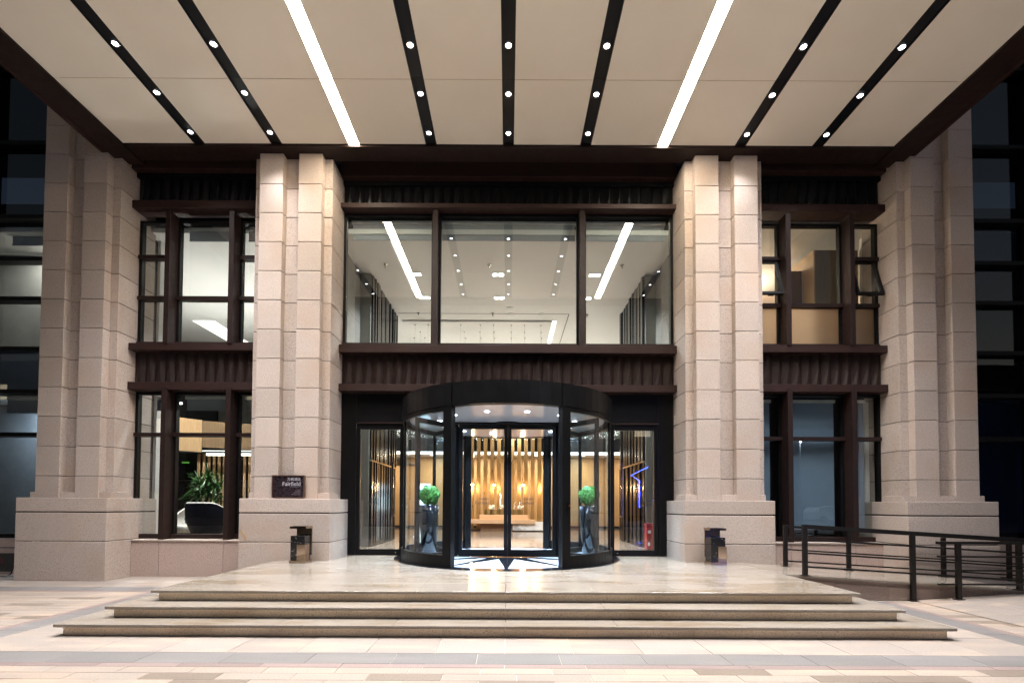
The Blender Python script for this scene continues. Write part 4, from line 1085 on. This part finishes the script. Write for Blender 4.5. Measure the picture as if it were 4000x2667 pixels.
i = 0; x = -9.58
while x < -4.6:
    bx('slat', x - 0.034, x + 0.034, 14.95, 15.0, FZ, 2.94, 'oak', ls, 0.003); x += 0.158; i += 1
sh = thing('lounge_shelf', (-9.5, 16.2, FZ), 'dark shelf unit behind the lounge plant', 'shelf')
bx('back', -12.2, -8.2, 17.0, 17.05, FZ, 2.9, 'dark_wall', sh)
for zz in (1.0, 1.6, 2.2): bx('board', -12.2, -8.2, 16.7, 16.99, zz, zz + 0.04, 'black_metal', sh)
q = bx('exit_sign', -11.25, -11.02, 16.66, 16.69, 2.79, 2.83, 'exit_green'); tag(q, 'small green glowing sign above the lounge plant', 'sign')
ks = thing('lounge_screen', (-7.6, 15.6, FZ), 'bright standing screen behind the oak slats', 'screen')
bx('panel', -7.95, -7.45, 15.62, 15.7, FZ, 2.1, 'black_metal', ks); bx('display', -7.92, -7.48, 15.61, 15.619, 0.9, 2.05, 'screen_white', ks)
for i, (xx, yy) in enumerate(((-8.6, 12.6), (-7.0, 13.4), (-5.6, 12.8))):
    t_ = thing('lounge_lamp', (xx, yy, 4.2), 'pendant lamp with added up-light over the lounge, %s from the outer pier' % ORD[i], 'ceiling light', 'lounge lamps')
    lathe('lens', [(0.06, 4.0), (0.06, 4.03)], xx, yy, 'room_lamp', t_, 12); bx('stem', xx - 0.008, xx + 0.008, yy - 0.008, yy + 0.008, 4.03, LC - 0.001, 'black_metal', t_)
    lamp('beam', 'SPOT', (xx, yy, 3.98), 60*ROOM_W, (1.0, 0.85, 0.66), t_, spot_size=R(80), spot_blend=0.8, shadow_soft_size=0.06)
    up = lamp('added_up_beam', 'SPOT', (xx, yy, 4.06), 70*ROOM_W, (1.0, 0.96, 0.9), t_, spot_size=R(150), spot_blend=0.8, shadow_soft_size=0.1); up.rotation_euler = (R(180), 0, 0)  # upward spot added to brighten the ceiling above the lounge
# dark return wall behind the narrow pane beside the outer pier
q = bx('lounge_column', -7.9, -7.45, 10.0, 10.6, FZ, LC - 0.002, 'dark_wall'); tag(q, 'dark column behind the narrow lounge pane', 'column')
q = bx('white_column', -7.42, -7.36, 10.1, 10.5, FZ, LC - 0.002, 'white_plaster'); tag(q, 'thin white wall edge behind the narrow lounge pane', 'wall edge')

# ================================================================== ROOM BEHIND THE UPPER SIDE WINDOW WITH VENTS
rm = thing('upper_room', (6.5, 12, 4.3), 'warm lit room with pale walls behind the half-open vents', 'room')
bx('room_floor', 4.8, 12.3, 9.8, 15, 4.28, 4.36, 'oak', rm)
bx('room_ceiling', 4.8, 12.3, 9.72, 15, 7.12, 7.2, 'white_plaster', rm)
bx('back_wall', 4.8, 12.3, 14.8, 14.9, 4.36, 7.12, 'white_plaster', rm)
bx('side_wall', 4.76, 4.8, 9.9, 14.8, 4.28, 7.2, 'white_plaster', rm)
bx('far_wall', 9.6, 9.7, 9.9, 14.8, 4.36, 7.12, 'white_plaster', rm)
wr = thing('wardrobe', (7.0, 10.7, 4.36), 'tall oak wardrobe in the upper room', 'wardrobe')
bx('carcass', 6.58, 7.5, 10.22, 11.15, 4.362, 6.88, 'oak_dark', wr, 0.004)
obj('side_panel', boxv(6.55, 6.579, 10.22, 11.15, 4.362, 6.88), BOXF, 'oak', wr)
bx('door_leaf', 6.08, 6.535, 10.62, 10.65, 4.40, 6.62, 'walnut', wr)
bx('door_edge', 6.536, 6.549, 10.62, 10.65, 4.40, 6.62, 'blind_case', wr)
q = bx('beam_column', 7.52, 7.75, 9.95, 10.2, 4.362, 7.1, 'white_plaster'); tag(q, 'pale plaster column behind the open vent nearest the outer pier', 'column')
t_ = thing('room_lamp', (6.0, 12.4, 7.1), 'warm ceiling lamp in the upper room', 'ceiling light')
lathe('lens', [(0.2, 7.06), (0.22, 7.11)], 6.0, 12.4, 'room_lamp', t_, 20)
lamp('beam', 'POINT', (6.0, 12.4, 6.9), 48*ROOM_W, (1.0, 0.80, 0.58), t_, shadow_soft_size=0.2)
# lower room behind blinds: bare pale wall edges
q = bx('pale_wall_edge', 7.22, 7.30, 9.72, 10.3, FZ, 3.5, 'white_plaster'); tag(q, 'pale wall edge beside the drawn blind of the dark window', 'wall edge')
q = bx('inner_partition', 4.6, 12.4, 11.6, 11.7, FZ, 4.2, 'dark_wall'); tag(q, kind='structure')

# ================================================================== OUTER CURTAIN WALLS (past the outer piers)
def curtain(s, label, rows, cat='curtain wall'):
    x0, x1 = 8.80, 13.0
    t_ = thing('curtain_wall', (s*10.5, 9.6, 0), label, cat, 'dark curtain walls beyond the outer piers')
    def bb(nm, a, b_, y0, y1, z0, z1, mt, bev=0.0): return bx(nm, min(s*a, s*b_), max(s*a, s*b_), y0, y1, z0, z1, mt, t_, bev)
    bb('stone_base', x0, x1, 9.45, 9.75, 0, 0.68, 'sill_granite')
    for xm in (8.80, 10.35, 11.9): bb('mullion', xm, xm + 0.1, 9.4, 9.7, 0.70, 12.0, 'black_metal', 0.002)
    for (z0, z1, mt) in rows:
        bb('rail', x0 + 0.101, x1, 9.46, 9.66, z0 - 0.06, z0 + 0.02, 'black_metal')
        for xa, xb in ((8.901, 10.349), (10.451, 11.899)): bb('pane', xa, xb, 9.6, 9.61, z0 + 0.021, z1 - 0.061, mt)
    return t_
curtain(-1, 'dark glass wall past the outermost pier, near the folding board', [(0.76, 2.75, 'pane_glass'), (2.75, 3.6, 'pane_glass'), (3.6, 4.45, 'pane_dark'), (4.45, 5.45, 'pane_glass'), (5.45, 6.25, 'pane_glass'), (6.25, 7.1, 'pane_glass'), (7.1, 8.6, 'pane_dark'), (8.6, 10.2, 'pane_dark'), (10.2, 11.9, 'pane_dark')])
CWR = curtain(1, 'dark bluish glass wall past the pier behind the ramp', [(0.76, 2.75, 'pane_dark'), (2.75, 3.6, 'pane_dark'), (3.6, 4.45, 'pane_dark'), (4.45, 5.45, 'pane_dark'), (5.45, 6.25, 'pane_dark'), (6.25, 7.1, 'pane_dark'), (7.1, 8.6, 'pane_dark'), (8.6, 10.2, 'pane_dark'), (10.2, 11.9, 'pane_dark')])
blind('pale blind behind the lower glass beyond the outermost pier', -10.3, -8.92, 9.9, 3.25, 3.5)
blind('pale blind behind the upper glass beyond the outermost pier', -10.3, -8.92, 9.9, 6.75, 7.0)
blind('drawn blind behind the upper glass past the ramp pier', 8.95, 11.8, 9.85, 6.3, 7.0, 'blind_dark')
blind('drawn blind behind the tall lower glass past the ramp pier', 8.95, 11.8, 9.85, 0.9, 3.5, 'blind_dark')
for i, (zz, nm) in enumerate(((6.9, 'upper'), (3.52, 'lower'))):
    t_ = thing('added_side_lamp', (-9.9, 10.15, zz), 'added recessed lamp in the %s room beyond the outermost pier' % nm, 'ceiling light', 'side room lamps')
    bx('ceiling_tile', -12.3, -8.8, 9.75, 10.58, zz + 0.02, zz + 0.06, 'white_plaster', t_)
    lathe('lens', [(0.06, zz), (0.06, zz + 0.019)], -9.9, 10.15, 'room_lamp', t_, 12)
    lamp('beam', 'AREA', (-9.9, 10.15, zz - 0.01), 60 if i == 0 else 45, (1.0, 0.97, 0.92) if i == 0 else (0.55, 0.72, 1.0), t_, shape='DISK', size=0.3)  # both lamps added to brighten this glass; lower blue stands in for reflected neon
q = bx('grey_partition', -12.4, -8.9, 10.6, 10.7, FZ, 6.9, 'marble_wall'); tag(q, 'grey stone wall behind the glass beyond the outermost pier', 'wall')

# folding board with chrome tube frame at the outer plinth
fo = thing('folding_board', (-9.1, 8.95, 0), 'black folding board with chrome tube frame, leaning beside the outer plinth', 'folding board')
def P2(a, h, yy=0.0): return (-9.45 + a + h*0.16, 8.95 + yy - h*0.05, h)
tube('tube_frame', [P2(-0.1, 0.03), P2(0.22, 0.03), P2(0.30, 0.07), P2(0.42, 0.42), P2(0.42, 0.52), P2(0.36, 0.56), P2(-0.25, 0.56)], 0.013, 'chrome', fo)
tube('rear_leg', [P2(0.56, 0.50, 0.06), P2(0.47, 0.30, 0.10), P2(0.50, 0.05, 0.16), P2(0.56, 0.02, 0.18), P2(0.62, 0.03, 0.2)], 0.013, 'chrome', fo)
v = [P2(-0.3, 0.12, 0.006), P2(0.30, 0.12, 0.006), P2(0.40, 0.46, 0.006), P2(-0.2, 0.46, 0.006)]
v += [(p[0], p[1] + 0.012, p[2]) for p in v]
obj('board', v, [(0, 1, 2, 3), (7, 6, 5, 4), (0, 4, 5, 1), (1, 5, 6, 2), (2, 6, 7, 3), (3, 7, 4, 0)], 'rubber', fo)
plain('dark_red', (0.12, 0.01, 0.01), 0.6)
text('letter', 'R', 0.16, -9.36, 8.93, 0.26, 'dark_red', fo)

# ================================================================== ACROSS THE STREET (seen only as reflections in the glass)
ob = thing('opposite_building', (0, -30, 0), 'dark building across the street with a few lit windows', 'building')
bx('wall', -60, 60, -34, -30, 0, 16, 'opposite_wall', ob)
for i in range(14):
    xx = -52 + i*8 + random.uniform(-1, 1); zz = random.choice((5.0, 8.5, 12.0))
    bx('window', xx, xx + 1.6, -29.99, -29.95, zz, zz + 1.5, random.choice(['warm_window', 'pane_dark', 'warm_window']), ob)
nl = thing('neon_outline', (12.5, -24, 1), 'blue neon outline sign across the street', 'neon sign')
for pts in ([(11.8, -24, 1.2), (11.8, -24, 3.6), (11.0, -24, 4.1), (12.6, -24, 4.9)], [(13.0, -24, 1.2), (13.1, -24, 3.3), (14.2, -24, 2.9), (14.3, -24, 1.2)], [(16.0, -24, 1.0), (16.2, -24, 4.4), (17.3, -24, 5.0), (18.9, -24, 3.6)]):
    tube('neon_tube', pts, 0.032, 'neon_blue', nl, 6)
bx('stand', 10.8, 19, -24.3, -24.1, 0.0, 0.5, 'black_metal', nl)
# parked car, reflected in the dark window behind the ramp
car = thing('parked_car', (27.5, -22, 0), 'white parked car across the street', 'car')
prof = [(-2.05, 0.30), (2.0, 0.30), (2.08, 0.55), (2.0, 0.85), (1.15, 1.0), (0.55, 1.42), (-0.9, 1.50), (-1.75, 1.35), (-2.08, 0.95), (-2.1, 0.5)]
n = len(prof); v = [(27.5 + a, -22.85 + (0.12 if z_ > 1.1 else 0), z_) for a, z_ in prof] + [(27.5 + a, -21.15 - (0.12 if z_ > 1.1 else 0), z_) for a, z_ in prof]
obj('body', v, [tuple(range(n)), tuple(reversed(range(n, 2*n)))] + [(i, i + n, (i+1) % n + n, (i+1) % n) for i in range(n)], 'car_paint', car)
for pts in ([(1.0, 0.98), (0.5, 1.36), (-0.25, 1.42), (-0.25, 0.98)], [(-0.32, 0.98), (-0.32, 1.42), (-0.9, 1.43), (-1.6, 1.28), (-1.7, 1.0)]):
    m_ = len(pts)
    v = [(27.5 + a, -21.14 - 0.11*(z_ - 0.98)/0.4 + 0.004, z_) for a, z_ in pts] + [(27.5 + a, -21.16 - 0.11*(z_ - 0.98)/0.4, z_) for a, z_ in pts]
    obj('side_window', v, [tuple(range(m_)), tuple(reversed(range(m_, 2*m_)))] + [(i, i + m_, (i+1) % m_ + m_, (i+1) % m_) for i in range(m_)], 'pot_black', car)
for a in (-1.3, 1.3):
    v, f = tubev([(27.5 + a, -21.3, 0.32), (27.5 + a, -21.1, 0.32)], 0.32, 18); obj('wheel', v, f, 'rubber', car)
    v, f = tubev([(27.5 + a, -21.12, 0.32), (27.5 + a, -21.085, 0.32)], 0.2, 14); obj('rim', v, f, 'chrome', car)
sl = thing('street_lamp', (24, -20.5, 0), 'tall street lamp beside the parked car', 'street lamp')
lathe('pole', [(0.09, 0), (0.06, 7.0)], 24, -20.5, 'black_metal', sl, 12)
bx('head', 23.6, 24.4, -20.6, -20.2, 7.0, 7.12, 'black_metal', sl); bx('lens', 23.65, 24.35, -20.55, -20.25, 6.985, 6.998, 'street_glow', sl)
lamp('beam', 'POINT', (24, -20.4, 6.85), 900, (0.75, 0.85, 1.0), sl, shadow_soft_size=0.2)
